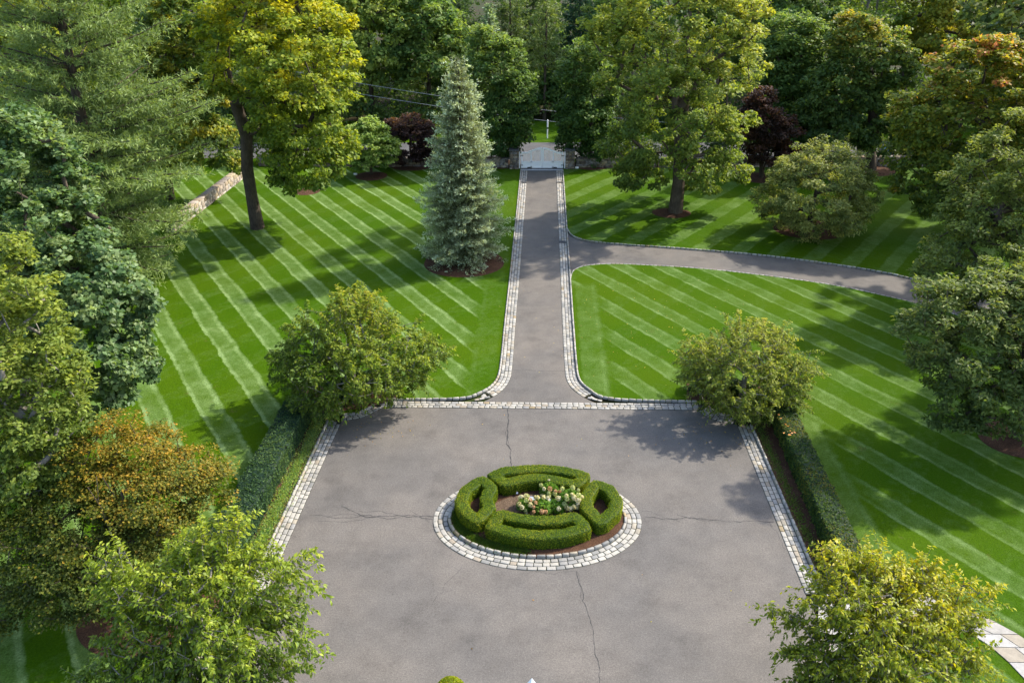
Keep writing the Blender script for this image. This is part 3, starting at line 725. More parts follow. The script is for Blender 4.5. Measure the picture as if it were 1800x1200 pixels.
# grass and seedlings around the foot of the hedges
def tufts(name, pts, n, L, pal, seed, parent=None, spread=.1, z=.1, label=None):
    rng = np.random.default_rng(seed); pts = np.array(pts); k = rng.integers(len(pts), size=n)
    pos = np.c_[pts[k] + rng.normal(0, spread, (n, 2)), np.full(n, z)]; ax = nz(rng.normal(0, .6, (n, 3)) + np.array([0, 0, .8])); pos = pos + ax * L * .4
    col = np.array(pal)[rng.integers(len(pal), size=n)] * rng.uniform(.7, 1.3, (n, 1))
    o = link(name, leaf_mesh(name, pos, ax, rng.normal(0, 1, (n, 3)), L, L * .3, col), parent, M_LEAF); tag(o, label, None, None, 'stuff'); return o
ti = np.linspace(math.pi * .95, math.pi * 1.45, 60); tufts('grass', np.stack([oc[0] + (OA - .95) * np.cos(ti), oc[1] + (OB - .90) * np.sin(ti)], 1), 5200, .10, [(.02, .045, .006), (.03, .055, .008), (.03, .04, .008)], 5, None, .11)
tufts('ground_cover', offset(left_edge, 1.02), 11000, .10, [(.05, .10, .02), (.09, .12, .03), (.04, .08, .05), (.12, .15, .06)], 6, None, .19, .09)
tufts('ground_cover', offset(right_edge, -.95), 2600, .09, [(.03, .06, .01), (.05, .08, .02)], 7, None, .13, .09)

def litter(name, cx, cy, sx, sy, n, seed, z):
    rng = np.random.default_rng(seed); pos = np.c_[rng.normal(cx, sx, n), rng.normal(cy, sy, n), np.full(n, z)]
    col = np.array([(.14, .08, .03), (.17, .12, .03), (.08, .055, .03), (.11, .10, .03)])[rng.integers(4, size=n)] * .8
    o = link(name, leaf_mesh(name, pos, rng.normal(0, 1, (n, 3)) * [1, 1, .1], np.array([0, 0, 1.0]) + rng.normal(0, .2, (n, 3)), rng.uniform(.05, .10, n), .045, col), None, M_LEAF); o['kind'] = 'stuff'
gq = G(640, 755); litter('leaf_litter', gq[0], gq[1], 1.4, .7, 60, 21, .02); gq = G(1270, 770); litter('leaf_litter', gq[0], gq[1], 1.3, .8, 60, 22, .02)
gq = G(944, 900); litter('leaf_litter', gq[0], gq[1], 4.5, 3.5, 22, 23, .02); gq = G(1130, 560); litter('leaf_litter', gq[0], gq[1], 4.0, 4.5, 140, 24, .085)
# hydrangeas
def hydrangea(label, px, py, r, h, nfl, seed, pink=.4):
    rng = np.random.default_rng(seed); g = G(px, py); base = np.array([g[0], g[1], .10]); o = thing('hydrangea_bush', label, 'bush', tuple(base), 0, 'hydrangeas in the oval island')
    m = MB()
    for k in range(9):
        a = rng.uniform(0, 6.28); m.tube([(0, 0, 0), (math.cos(a) * r * .4, math.sin(a) * r * .4, h * .5), (math.cos(a) * r * .75, math.sin(a) * r * .75, h * .8)], [.012, .009, .006], 5)
    m.build('stem', M_BARK, o)
    n = int(900 * r * r / .2); d = nz(rng.normal(0, 1, (n, 3))); d[:, 2] = np.abs(d[:, 2]) * 1.1 - .25; rad = rng.uniform(.55, 1, (n, 1)) ** .5
    pos = d * rad * np.array([r, r, h * .62]) + np.array([0, 0, h * .42]); pos[:, 2] = np.maximum(pos[:, 2], .04)
    col = np.array([(.022, .058, .006), (.038, .080, .008), (.056, .094, .014)])[rng.integers(3, size=n)] * rng.uniform(.7, 1.3, (n, 1))
    link('foliage', leaf_mesh('foliage', pos, nz(d + rng.normal(0, .5, (n, 3))), d + np.array([0, 0, .7]) + rng.normal(0, .3, (n, 3)), .10 * rng.uniform(.7, 1.3, n), .06, col), o, M_LEAF)
    for k in range(nfl):
        dd = nz(rng.normal(0, 1, 3) * np.array([1, 1, .5]) + np.array([0, -.25, .55])); c = dd * np.array([r * 1.02, r * 1.02, h * .66]) + np.array([0, 0, h * .44]); fr = rng.uniform(.055, .095)
        nf = 90; fd = nz(rng.normal(0, 1, (nf, 3))); fp = c + fd * fr * np.array([1, 1, 1.15])
        pk = rng.random() < pink; bc = np.array((.66, .40, .20)) if pk else np.array([(.80, .72, .36), (.84, .78, .52), (.62, .66, .26)][rng.integers(3)])
        col = bc * rng.uniform(.8, 1.1, (nf, 1)); link('flower_head', leaf_mesh('flower_head', fp, nz(rng.normal(0, 1, (nf, 3))), fd + rng.normal(0, .25, (nf, 3)), .055, .05, col * .62 / LEAFK, .02), o, M_PETAL)
    return o
hydrangea('large hydrangea with cream heads beside the right box hedge', 1001, 893, .50, .80, 22, 61, .05)
hydrangea('hydrangea with blush heads at the back of the island soil', 966, 874, .42, .62, 13, 62, .25)
hydrangea('hydrangea with salmon pink heads in front of the stone bench', 951, 903, .46, .62, 15, 63, .6)
hydrangea('small pale-flowered hydrangea left of the stone bench', 922, 898, .34, .52, 11, 64, .15)
hydrangea('low hydrangea with mixed heads right of the stone bench', 978, 900, .42, .50, 10, 65, .3)
# pale stone bench half covered by the hydrangeas
gb = G(946, 890, .1); o = thing('stone_bench', 'pale blue-grey stone bench half hidden among the hydrangeas', 'bench', (gb[0], gb[1], .10), R(-12))
M_BENCH = plain_mat('pale_stone', (.24, .28, .32), .6, .12, 9)
m = MB(); m.box(-.5, .5, -.16, .16, .28, .35); m.build('seat', M_BENCH, o, False, .015)
for x in (-.36, .36): m = MB(); m.box(x - .07, x + .07, -.12, .12, 0, .278); m.build('leg', M_BENCH, o, False, .01)
gl = G(909, 870, .1); o = thing('garden_spotlight', 'tiny white-faced garden spotlight on the bare island soil', 'lamp', (gl[0], gl[1], .105))
m = MB(); m.tube([(0, 0, 0), (0, 0, .12)], .012, 6); m.build('spike', M_TAR, o); m = MB(); m.tube([(0, .05, .12), (0, -.05, .15)], [.035, .045], 10); m.build('housing', M_TAR, o)
m = MB(); m.tube([(0, -.051, .150), (0, -.058, .152)], .041, 10); m.build('lens', plain_mat('white_glass', (.8, .8, .8), .2, .02), o)

# long hedges along the courtyard
YEW = [(.007, .018, .010), (.015, .034, .016), (.026, .048, .022), (.035, .056, .018)]
YEWR = [(.008, .020, .007), (.018, .036, .010), (.032, .052, .012), (.07, .060, .014)]
hl = offset(dense([G(463, 1035)[:2], G(592, 739)[:2]]), 1.78); hr = offset(dense([G(1404, 1015)[:2], G(1302, 738)[:2]]), -1.80)
hedge('yew_hedge', 'long dark bluish hedge left of the courtyard behind the ground cover', 'hedge', hl, False, 1.15, 1.0, YEW, 51, 520, .092, .035, 'clipped hedges beside the courtyard')
hedge('yew_hedge', 'long dark hedge right of the courtyard with orange leaves lying on it', 'hedge', hr, False, .95, .92, YEWR, 52, 520, .092, .035, 'clipped hedges beside the courtyard')
hcl = G2([(700, 676), (640, 684), (575, 706)]); hcr = G2([(1212, 684), (1280, 694), (1345, 722)])
hedge('yew_hedge', 'short dark hedge tucked under the left cherry at the courtyard corner', 'hedge', dense(hcl), False, .7, .8, YEW, 53, 900, .07, .03, 'clipped hedges beside the courtyard')
hedge('yew_hedge', 'short dark hedge tucked under the right cherry at the courtyard corner', 'hedge', dense(hcr), False, .7, .8, YEWR, 54, 900, .07, .03, 'clipped hedges beside the courtyard')
M_FALL = plain_mat('fallen_leaf_orange', (.45, .18, .03), .6, .3, 30)
fl = None
for k, (px, py) in enumerate([(1378, 761), (1388, 764), (1392, 761), (1387, 764.5), (1397, 760), (1385, 749), (1373, 735), (1369, 729), (1389, 757), (1381, 746)]):
    g = G(px, py, 1.09); rr = random.uniform(.05, .085)
    if fl is None:
        m = MB(); m.add([(-1, 0, 0), (-.3, -.55, .12), (.5, -.35, .05), (1, 0, 0), (.5, .35, .1), (-.3, .55, .02)], [(0, 1, 2, 3), (0, 3, 4, 5)]); fl = m.build('fallen_leaf', M_FALL); q = fl
    else: q = fl.copy(); C.objects.link(q)
    q.location = (g[0], g[1], 1.10); q.scale = (rr, rr, rr); q.rotation_euler = (random.uniform(-.3, .3), random.uniform(-.3, .3), random.uniform(0, 6))
    tag(q, 'fallen orange leaf lying on top of the right courtyard hedge', 'leaf', 'fallen leaves on the right hedge')

# ------------------------------------------------------------------ gate, pillars, walls
GY = G(952, 297)[1]; gl_, gr_ = G(915.5, 297)[0], G(990, 297)[0]; gc = (gl_ + gr_) / 2; GW = (gr_ - gl_) / 2
M_WHITE = plain_mat('white_paint', (.88, .88, .86), .45, .05, 4); M_BLACK = plain_mat('black_iron', (.03, .03, .033), .5, .2)
gate = thing('entrance_gate', 'white arched double gate with pickets at the end of the drive', 'gate', (gc, GY, 0))
def gtop(u):                       # u = 0 at the hinge, 1 at the meeting stile
    return 1.48 + (0 if u < .30 else .42 * math.sin((u - .30) / .70 * math.pi / 2))
for sg in (-1, 1):
    leaf = bpy.data.objects.new('gate_leaf', None); C.objects.link(leaf); leaf.parent = gate; leaf.empty_display_size = .2
    X = lambda u: sg * (GW * (1 - u)) * .985 + sg * .012
    def bx(name, u0, u1, y0, y1, z0, z1, mat=M_WHITE):
        a, b = sorted((X(u0), X(u1))); m = MB(); m.box(a, b, y0, y1, z0, z1); return m.build(name, mat, leaf)
    bx('stile', 0, .055, -.05, .05, .10, 1.50); bx('stile', .945, 1, -.05, .05, .10, 1.93); bx('stile', .46, .515, -.045, .045, .10, gtop(.49) - .03)
    bx('bottom_rail', .055, .945, -.045, .045, .10, .26); bx('mid_rail', .055, .945, -.045, .045, .62, .74)
    bx('panel', .055, .46, -.015, .015, .26, .62); bx('panel', .515, .945, -.015, .015, .26, .62)
    bx('panel_mould', .10, .43, -.028, -.014, .32, .56); bx('panel_mould', .545, .915, -.028, -.014, .32, .56)
    m = MB(); us = np.linspace(.02, .985, 22)
    for a, b in zip(us[:-1], us[1:]):
        xa, xb = X(a), X(b); za, zb = gtop(a), gtop(b); v = [(xa, -.055, za), (xb, -.055, zb), (xb, .055, zb), (xa, .055, za), (xa, -.055, za + .15), (xb, -.055, zb + .15), (xb, .055, zb + .15), (xa, .055, za + .15)]
        f = [(0, 3, 2, 1), (4, 5, 6, 7), (0, 1, 5, 4), (1, 2, 6, 5), (2, 3, 7, 6), (3, 0, 4, 7)]
        m.add(v, f if sg < 0 else [q[::-1] for q in f])
    m.build('top_rail', M_WHITE, leaf)
    for k in range(15):
        u = .085 + k * .0605
        if abs(u - .487) < .035: continue
        bx('picket', u - .010, u + .010, -.02, .02, .74, gtop(u))
    bx('opener_arm', .30, .46, -.12, -.06, .12, .19, M_BLACK)
    for z in (.35, 1.25): bx('hinge', -.05, .10, -.07, -.052, z, z + .06, M_BLACK)
for sg in (-1, 1):
    m = MB(); x = sg * (GW + .16); m.box(x - .09, x + .09, -.09, .09, 0, 1.62); m.build('gate_post', M_WHITE, gate)
    m = MB(); m.box(x - .11, x + .11, -.11, .11, 1.62, 1.66); m.build('post_cap', M_WHITE, gate)
m = MB(); m.box(-GW - .1, GW + .1, -.55, -.20, 0.0, .035); m.build('sill', plain_mat('sill_stone', (.42, .43, .44), .7), gate)
def stonework(st, x0, x1, y, z0, z1, face, rng, size=.26, pal=None, thick=.16):
    """courses of rough stones on one face; face 'y' looks along -y/+y, 'x' along x"""
    pal = np.array(pal); z = z0
    while z < z1 - .03:
        h = min(size * rng.uniform(.45, .85), z1 - z); x = x0
        while x < x1 - .03:
            l = min(size * rng.uniform(.6, 1.9), x1 - x); col = pal[rng.integers(len(pal))] * rng.uniform(.7, 1.2)
            dpt = thick + rng.uniform(-.03, .03); sz = np.array([l - .02, dpt, h - .02])
            c = np.array([x + l / 2, y, z + .01]) if face == 'y' else np.array([y, x + l / 2, z + .01])
            st.block(c, sz, rotz((0 if face == 'y' else math.pi / 2) + rng.normal(0, .03)), col); x += l
        z += h
FIELD = [(.20, .15, .10), (.27, .22, .15), (.16, .14, .12), (.32, .27, .20), (.22, .20, .18), (.13, .10, .08)]
for px0, px1, lab in ((896, 912, 'square fieldstone gate pillar left of the white gate'), (993.5, 1009, 'square fieldstone gate pillar right of the white gate')):
    xa, xb = G(px0, 297)[0], G(px1, 297)[0]; o = thing('gate_pillar', lab, 'pillar', ((xa + xb) / 2, GY + .1, 0), 0, 'stone pillars of the gate'); hw = (xb - xa) / 2; rng = np.random.default_rng(int(px0))
    m = MB(); m.box(-hw + .1, hw - .1, -.32, .32, 0, 1.80); m.build('core', M_GROUT, o)
    st = Stuff(); stonework(st, -hw, hw, -.36, 0, 1.80, 'y', rng, .24, FIELD); stonework(st, -hw, hw, .36, 0, 1.80, 'y', rng, .24, FIELD)
    stonework(st, -.36, .36, -hw + .06, 0, 1.80, 'x', rng, .24, FIELD); stonework(st, -.36, .36, hw - .06, 0, 1.80, 'x', rng, .24, FIELD); st.build('stonework', M_STONEA, o)
    m = MB(); m.box(-hw - .05, hw + .05, -.50, .50, 1.81, 1.92); m.build('cap_stone', plain_mat('bluestone', (.10, .10, .105), .8), o, False, .02)
def wall(label, a, b, h, seed, pal, group):
    a, b = np.array(a), np.array(b); Ln = np.linalg.norm(b - a); ang = math.atan2(b[1] - a[1], b[0] - a[0]); rng = np.random.default_rng(seed)
    o = thing('stone_wall', label, 'wall', (a[0], a[1], 0), ang, group); st = Stuff()
    for y in (-.2, .2): stonework(st, 0, Ln, y, 0, h, 'y', rng, .42, pal, .22)
    x = 0
    while x < Ln - .1:
        l = rng.uniform(.4, .9); st.block(np.array([x + l / 2, 0, h]), np.array([l - .02, .6, .12]), np.eye(3), np.array(pal[rng.integers(len(pal))])); x += l
    st.build('stonework', M_STONEA, o); m = MB(); m.box(0, Ln, -.1, .1, 0, h); m.build('core', M_GROUT, o)
PALEF = [(.30, .25, .20), (.36, .31, .26), (.25, .20, .14), (.32, .26, .17), (.21, .18, .15), (.38, .35, .31)]
wall('sunlit pale fieldstone wall along the left lawn behind the white pine', G(300, 410)[:2], G(440, 302)[:2], .9, 71, PALEF, 'boundary walls')
wall('dark fieldstone wall along the road from the left pillar behind the dome trees', (-24.5, 76.3), (G(894, 297)[0], GY + .35), .9, 72, FIELD, 'boundary walls')
wall('dark fieldstone wall along the road from the right pillar under the trees', (G(1012, 297)[0], GY + .35), (62, 76.6), .9, 73, FIELD, 'boundary walls')
# marker post beyond the road
gp = G(962, 243); o = thing('marker_post', 'thin white post with a black band on the grass beyond the road', 'post', (gp[0], gp[1], -.02))
m = MB(); m.tube([(0, 0, 0), (0, 0, 1.0)], .07, 10); m.build('lower_sleeve', M_WHITE, o); m = MB(); m.tube([(0, 0, 1.0), (0, 0, 1.22)], .06, 10); m.build('band', M_BLACK, o)
m = MB(); m.tube([(0, 0, 1.22), (0, 0, 1.95), (0, 0, 2.02)], [.08, .08, .02], 10); m.build('upper_sleeve', M_WHITE, o)
# overhead wires between two poles that stand among the trees
PW = 88.5
def pole(x, lab):
    o = thing('utility_pole', lab, 'pole', (x, PW, 0)); m = MB(); m.tube([(0, 0, 0), (0, 0, 10.4)], [.17, .11], 10); m.build('shaft', M_BARK, o)
    m = MB(); m.box(-.06, .06, -1.1, 1.1, 9.3, 9.42); m.build('crossarm', M_BARK, o)
a_, b_ = P(600, 141, PW), P(790, 177, PW); sl = (b_[2] - a_[2]) / (b_[0] - a_[0])
xL, xR = -30.0, 22.0
for z_off, lab in ((0, 'upper thin overhead wire left of the blue spruce'), (P(600, 160, PW)[2] - a_[2], 'lower thin overhead wire left of the blue spruce')):
    pts = []
    for k in range(31):
        x = xL + (xR - xL) * k / 30; f = k / 30; pts.append((x, PW, a_[2] + z_off + (x - a_[0]) * sl * (1 - .35 * f)))
    m = MB(); m.tube(pts, .022, 5); o = m.build('overhead_wire', plain_mat('wire', (.30, .31, .33), .5)); tag(o, lab, 'wire', 'overhead wires along the road')
pole(xL, 'wooden utility pole hidden among the trees behind the yellow maple'); pole(xR, 'wooden utility pole hidden among the trees right of the gate')
# small markers and a flat stone
g = G(68, 967); o = MB(); o.add([(-.35, -.2, 0), (.3, -.25, 0), (.4, .1, 0), (-.1, .28, 0), (-.3, -.17, .07), (.27, -.2, .08), (.35, .08, .07), (-.1, .23, .08)], [(4, 5, 6, 7), (0, 1, 5, 4), (1, 2, 6, 5), (2, 3, 7, 6), (3, 0, 4, 7)])
o = o.build('flat_stone', plain_mat('pale_rock', (.42, .42, .43), .8, .2)); o.location = (g[0], g[1], .075); tag(o, 'pale flat stone lying in the shaded grass beside the orange maple', 'stone')
for px, py, lab in ((625, 309, 'tiny white marker on the grass beside the mulch ring of the small green tree'), (1014, 297.5, 'tiny white marker on the ground beside the right gate pillar')):
    g = G(px, py); m = MB(); m.box(-.16, .16, -.08, .08, 0, .16); q = m.build('ground_marker', M_WHITE, None, False, .02); q.location = (g[0], g[1], .075); tag(q, lab, 'marker')

# a car on the road, mostly behind leaves
def car(px, py):
    g = G(px, py); o = thing('parked_car', 'blue-grey car on the road behind the right-hand trees', 'car', (g[0], g[1], 0), 0)
    M_CAR = plain_mat('car_paint', (.05, .12, .20), .25, .05); M_GL = plain_mat('car_glass', (.25, .33, .38), .1, .05)
    prof = [(-2.2, .35), (-2.25, .75), (-1.9, .95), (-1.25, 1.0), (-.6, 1.45), (.8, 1.47), (1.6, 1.05), (2.15, .98), (2.25, .6), (2.2, .35)]; m = MB(); n = len(prof)
    v = [(x, -.85 + (.12 if z > 1.1 else 0), z) for x, z in prof] + [(x, .85 - (.12 if z > 1.1 else 0), z) for x, z in prof]
    m.add(v, [(i, (i + 1) % n, (i + 1) % n + n, i + n)[::-1] for i in range(n)] + [tuple(range(n)), tuple(range(n, 2 * n))[::-1]]); m.build('body', M_CAR, o, False, .05)
    for y in (-1, 1):
        m = MB(); q = [(-1.0, 1.02), (-.55, 1.38), (.1, 1.40), (.1, 1.02)]; m.add([(x, y * (.865 if z < 1.1 else .75), z) for x, z in q], [(0, 1, 2, 3)]); m.build('window', M_GL, o)
        m = MB(); q = [(.18, 1.02), (.18, 1.40), (.75, 1.40), (1.35, 1.05)]; m.add([(x, y * (.865 if z < 1.1 else .75), z) for x, z in q], [(0, 1, 2, 3)]); m.build('window', M_GL, o)
        for x in (-1.4, 1.4):
            m = MB(); m.tube([(x, y * .70, .33), (x, y * .90, .33)], .33, 16); wv = m.build('wheel', M_BLACK, o); m = MB(); m.tube([(x, y * .905, .33), (x, y * .92, .33)], .19, 12); m.build('rim', plain_mat('alloy', (.5, .5, .52), .3), wv)
    m = MB(); m.add([(-1.22, -.72, 1.03), (-.63, -.66, 1.43), (-.63, .66, 1.43), (-1.22, .72, 1.03)], [(0, 1, 2, 3)]); m.build('windscreen', M_GL, o)
    for y in (-.6, .6): m = MB(); m.box(-2.28, -2.2, y - .16, y + .16, .66, .80); m.build('headlight', M_WHITE, o)
car(1588, 276)

# the tops of two things right below the camera
p_ = P(792, 1218, 15.2)
o = thing('topiary_ball', 'clipped round green bush whose top peeks in at the bottom edge', 'bush', (p_[0], p_[1], 0)); rng = np.random.default_rng(3); zc = p_[2]
d_ = nz(rng.normal(0, 1, (9000, 3))); col = np.array(BOX)[rng.integers(1, 4, size=9000)] * rng.uniform(.7, 1.3, (9000, 1))
link('foliage', leaf_mesh('foliage', d_ * .45 * rng.uniform(.93, 1.02, (9000, 1)) + [0, 0, zc], nz(rng.normal(0, 1, (9000, 3))), d_ + rng.normal(0, .4, (9000, 3)), .05, .03, col), o, M_LEAF)
m = MB(); m.tube([(0, 0, 0), (0, 0, zc)], .05, 8); m.build('trunk', M_BARK, o)
pt = P(935, 1191, 15.2); o = thing('white_post', 'white post with a pointed cap peeking in at the bottom edge', 'post', (pt[0], pt[1], 0), R(38)); zt = pt[2]
m = MB(); m.box(-.17, .17, -.17, .17, 0, zt - .58); m.build('shaft', M_WHITE, o)
m = MB(); m.box(-.25, .25, -.25, .25, zt - .58, zt - .52); m.build('cap_plate', M_WHITE, o)
m = MB(); b4 = zt - .517; m.add([(-.22, -.22, b4), (.22, -.22, b4), (.22, .22, b4), (-.22, .22, b4), (0, 0, zt)], [(0, 1, 4), (1, 2, 4), (2, 3, 4), (3, 0, 4)]); m.build('cap', M_WHITE, o)

# ------------------------------------------------------------------ the trees
GRN = [(.025, .048, .010), (.046, .074, .013), (.070, .100, .018), (.090, .112, .024)]
DKG = [(.015, .034, .012), (.028, .052, .017), (.046, .072, .021), (.066, .088, .026)]
YGR = [(.030, .052, .010), (.058, .082, .013), (.096, .110, .010), (.150, .138, .005)]
def rnd_patch(q): return math.sin(q[0] * 1.3 + 2) + math.sin(q[2] * 1.7 + q[1]) > .9
OLV = [(.036, .050, .010), (.062, .074, .013), (.092, .096, .017), (.125, .108, .017)]

# blue spruce
conifer('blue_spruce', 'tall blue-grey spruce in a round mulch bed left of the drive', 'tree', G(816, 458, .1), 13.6, 3.55, .5, lambda f: (1 - f) ** .60 * (.92 if f > .08 else .80), 201, 10, .39, -.42, .26,
        .30, .18, .13, 5, .19, .058, ((.028, .034, .016), (.060, .070, .034)), (.175, .215, .198), .22, .20, M_BARK, .15, lenvar=(.56, 1.18), tip_pow=2.4)
# white pine
conifer('white_pine', 'huge soft-needled pine with layered branches at the left of the lawn', 'tree', G(205, 520, .07), 25, 8.2, 1.6, lambda f: (.60 + .40 * min(1, f * 4)) * (1 - f) ** .55, 202, 9, 1.16, -.02, .05,
        .40, .34, .30, 7, .31, .060, ((.022, .042, .018), (.046, .074, .027)), (.080, .110, .042), .0, .42, M_BARKD, .10, lean=(.9, .6), gap=.04, lenvar=(.55, 1.12), shift=(.14, -.05), zjit=.30, nrand=.95)
# yellow-green maple on the left lawn
b = G(453, 401, .07); d = b[1]
lb = [lobe(525, 240, 80, d), lobe(440, 105, 90, d), lobe(540, 140, 85, d + 1), lobe(585, 255, 45, d), lobe(480, 40, 120, d), lobe(560, 60, 80, d - 1), lobe(405, 130, 40, d + 1),
      lobe(530, 200, 72, d - 3), lobe(430, 70, 80, d + 4), lobe(600, 150, 35, d), lobe(540, 300, 42, d - 1.5), lobe(450, -60, 120, d), lobe(500, 110, 80, d - 4.2), lobe(510, 300, 46, d + 1), lobe(565, 290, 40, d - 2), lobe(500, 190, 76, d - 2), lobe(430, 110, 66, d - 2.5)]
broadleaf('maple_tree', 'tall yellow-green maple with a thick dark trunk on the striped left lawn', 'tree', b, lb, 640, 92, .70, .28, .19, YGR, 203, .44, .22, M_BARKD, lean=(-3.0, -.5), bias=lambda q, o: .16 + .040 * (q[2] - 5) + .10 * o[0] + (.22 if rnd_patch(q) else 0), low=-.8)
# big oak right of the drive
b = G(1187, 374, .07); d = b[1]
lb = [lobe(1190, 240, 110, d), lobe(1110, 250, 62, d), lobe(1275, 240, 60, d), lobe(1150, 110, 95, d), lobe(1250, 110, 90, d), lobe(1200, 20, 130, d), lobe(1300, 40, 60, d), lobe(1080, 130, 48, d),
      lobe(1100, 300, 36, d - 1.5), lobe(1190, 180, 90, d - 4.5), lobe(1230, 290, 45, d - 3), lobe(1190, -60, 130, d), lobe(1090, 40, 60, d), lobe(1260, 50, 80, d - 3.5), lobe(1290, 300, 36, d), lobe(1130, 300, 46, d), lobe(1240, 310, 44, d + 1), lobe(1180, 290, 60, d + 3), lobe(1150, 230, 70, d - 3)]
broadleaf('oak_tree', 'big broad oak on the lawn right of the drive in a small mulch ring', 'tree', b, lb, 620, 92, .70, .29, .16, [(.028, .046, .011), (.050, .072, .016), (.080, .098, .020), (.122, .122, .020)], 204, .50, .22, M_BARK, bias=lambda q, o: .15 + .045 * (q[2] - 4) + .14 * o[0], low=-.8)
# dark oak at the right edge and the lighter tree behind it
b = G(1795, 770, .07); d = b[1]; RO = [(.022, .036, .012), (.040, .056, .018), (.064, .080, .025), (.096, .104, .030)]
lb = [lobe(1725, 540, 84, d), lobe(1670, 580, 80, d - 1), lobe(1730, 640, 100, d - 1.5), lobe(1810, 540, 100, d), lobe(1830, 560, 140, d), lobe(1770, 690, 76, d - 1), lobe(1700, 690, 55, d - 2), lobe(1650, 510, 40, d - .5),
      lobe(1620, 545, 34, d - .5), lobe(1900, 550, 110, d), lobe(1880, 640, 110, d + 1), lobe(1645, 625, 46, d), lobe(1680, 740, 34, d - 2), lobe(1780, 720, 60, d - 2)]
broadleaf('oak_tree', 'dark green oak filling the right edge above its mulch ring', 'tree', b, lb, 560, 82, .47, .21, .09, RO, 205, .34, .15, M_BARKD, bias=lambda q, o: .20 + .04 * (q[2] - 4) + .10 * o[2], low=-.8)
b = G(1800, 545, .07); d = b[1]
lb = [lobe(1790, 330, 100, d), lobe(1740, 380, 80, d), lobe(1810, 250, 76, d), lobe(1740, 300, 62, d), lobe(1700, 440, 62, d), lobe(1690, 380, 40, d - 1), lobe(1860, 380, 120, d), lobe(1760, 460, 80, d - 1), lobe(1720, 335, 36, d - 1), lobe(1880, 280, 80, d), lobe(1740, 440, 80, d - 3), lobe(1660, 470, 44, d - 3)]
broadleaf('oak_tree', 'lighter grey-green oak rising behind the dark one at the right edge', 'tree', b, lb, 380, 85, .56, .23, .11, [(.028, .042, .013), (.048, .064, .019), (.074, .090, .026), (.100, .108, .028)], 230, .34, .15, M_BARKD, bias=lambda q, o: .25 + .05 * (q[2] - 4), low=-.8)
for k_, (x_, y_, h_) in enumerate(((36, 37, 21), (40, 25, 21), (39, 50, 20))):
    lb = sublobes(np.array([x_, y_, h_ * .6]), (5.2, 5.2, h_ * .38), 12, np.random.default_rng(240 + k_), .46, .62, -.8)
    broadleaf('oak_tree', ('tall oak beyond the right edge behind the mulch ring', 'tall oak beyond the right edge nearest the house', 'tall oak beyond the right edge by the side drive')[k_], 'tree', (x_, y_, .07), lb, 150, 34, .85, .58, .38, RO, 250 + k_, .34, .15, M_BARKD, low=-.7, group='oaks on the right lawn')
for k_, (x_, y_, h_) in enumerate(((44, 64, 21), (46, 75, 22))):
    lb = sublobes(np.array([x_, y_, h_ * .6]), (6.2, 6.2, h_ * .38), 12, np.random.default_rng(260 + k_), .46, .62, -.8)
    broadleaf('oak_tree', ('broad oak rising behind the orange-tipped maple at the right edge', 'broad oak beyond the right edge beside the roadside wall')[k_], 'tree', (x_, y_, .07), lb, 170, 40, .95, .6, .38, RO, 270 + k_, .4, .15, M_BARKD, low=-.7, group='oaks on the right lawn')
# cherries in the middle of the picture
CHM = [(.028, .048, .009), (.054, .078, .012), (.088, .104, .014), (.130, .108, .014)]
b = G(625, 706, .09); d = b[1]
lb = [lobe(600, 585, 74, d), lobe(690, 620, 72, d), lobe(545, 620, 62, d), lobe(620, 530, 34, d), lobe(745, 625, 40, d), lobe(570, 660, 62, d - 1.2), lobe(650, 650, 58, d - 1.8), lobe(505, 625, 32, d), lobe(560, 690, 38, d - 1.6), lobe(640, 560, 60, d + 1.8), lobe(620, 640, 80, d - .6), lobe(600, 690, 46, d - 1.8), lobe(700, 660, 44, d - .8), lobe(520, 660, 36, d - .6), lobe(560, 700, 24, d - 2.2)]
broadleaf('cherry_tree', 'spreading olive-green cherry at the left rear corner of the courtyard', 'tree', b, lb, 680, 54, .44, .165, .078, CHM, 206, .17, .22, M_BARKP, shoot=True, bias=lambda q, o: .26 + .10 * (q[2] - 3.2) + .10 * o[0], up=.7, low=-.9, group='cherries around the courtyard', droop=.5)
b = G(1300, 715, .09); d = b[1]
lb = [lobe(1310, 620, 72, d, None, .7), lobe(1370, 640, 55, d), lobe(1250, 640, 46, d), lobe(1300, 670, 72, d - 1.0), lobe(1380, 680, 42, d - .6), lobe(1225, 620, 30, d), lobe(1330, 598, 50, d + 1.2, None, .6), lobe(1370, 710, 26, d - 1), lobe(1310, 660, 80, d), lobe(1260, 690, 36, d - 1.2), lobe(1340, 700, 40, d - 1.2), lobe(1230, 665, 28, d - .6), lobe(1400, 655, 28, d)]
broadleaf('cherry_tree', 'rounded twiggy cherry at the right rear corner of the courtyard', 'tree', b, lb, 640, 46, .40, .15, .066, [(.040, .056, .012), (.070, .088, .017), (.104, .114, .022), (.14, .115, .02)], 207, .15, .25, M_BARKP, shoot=True, bias=lambda q, o: .26 + .15 * (q[2] - 2.6), up=.7, low=-.9, group='cherries around the courtyard', droop=.5)
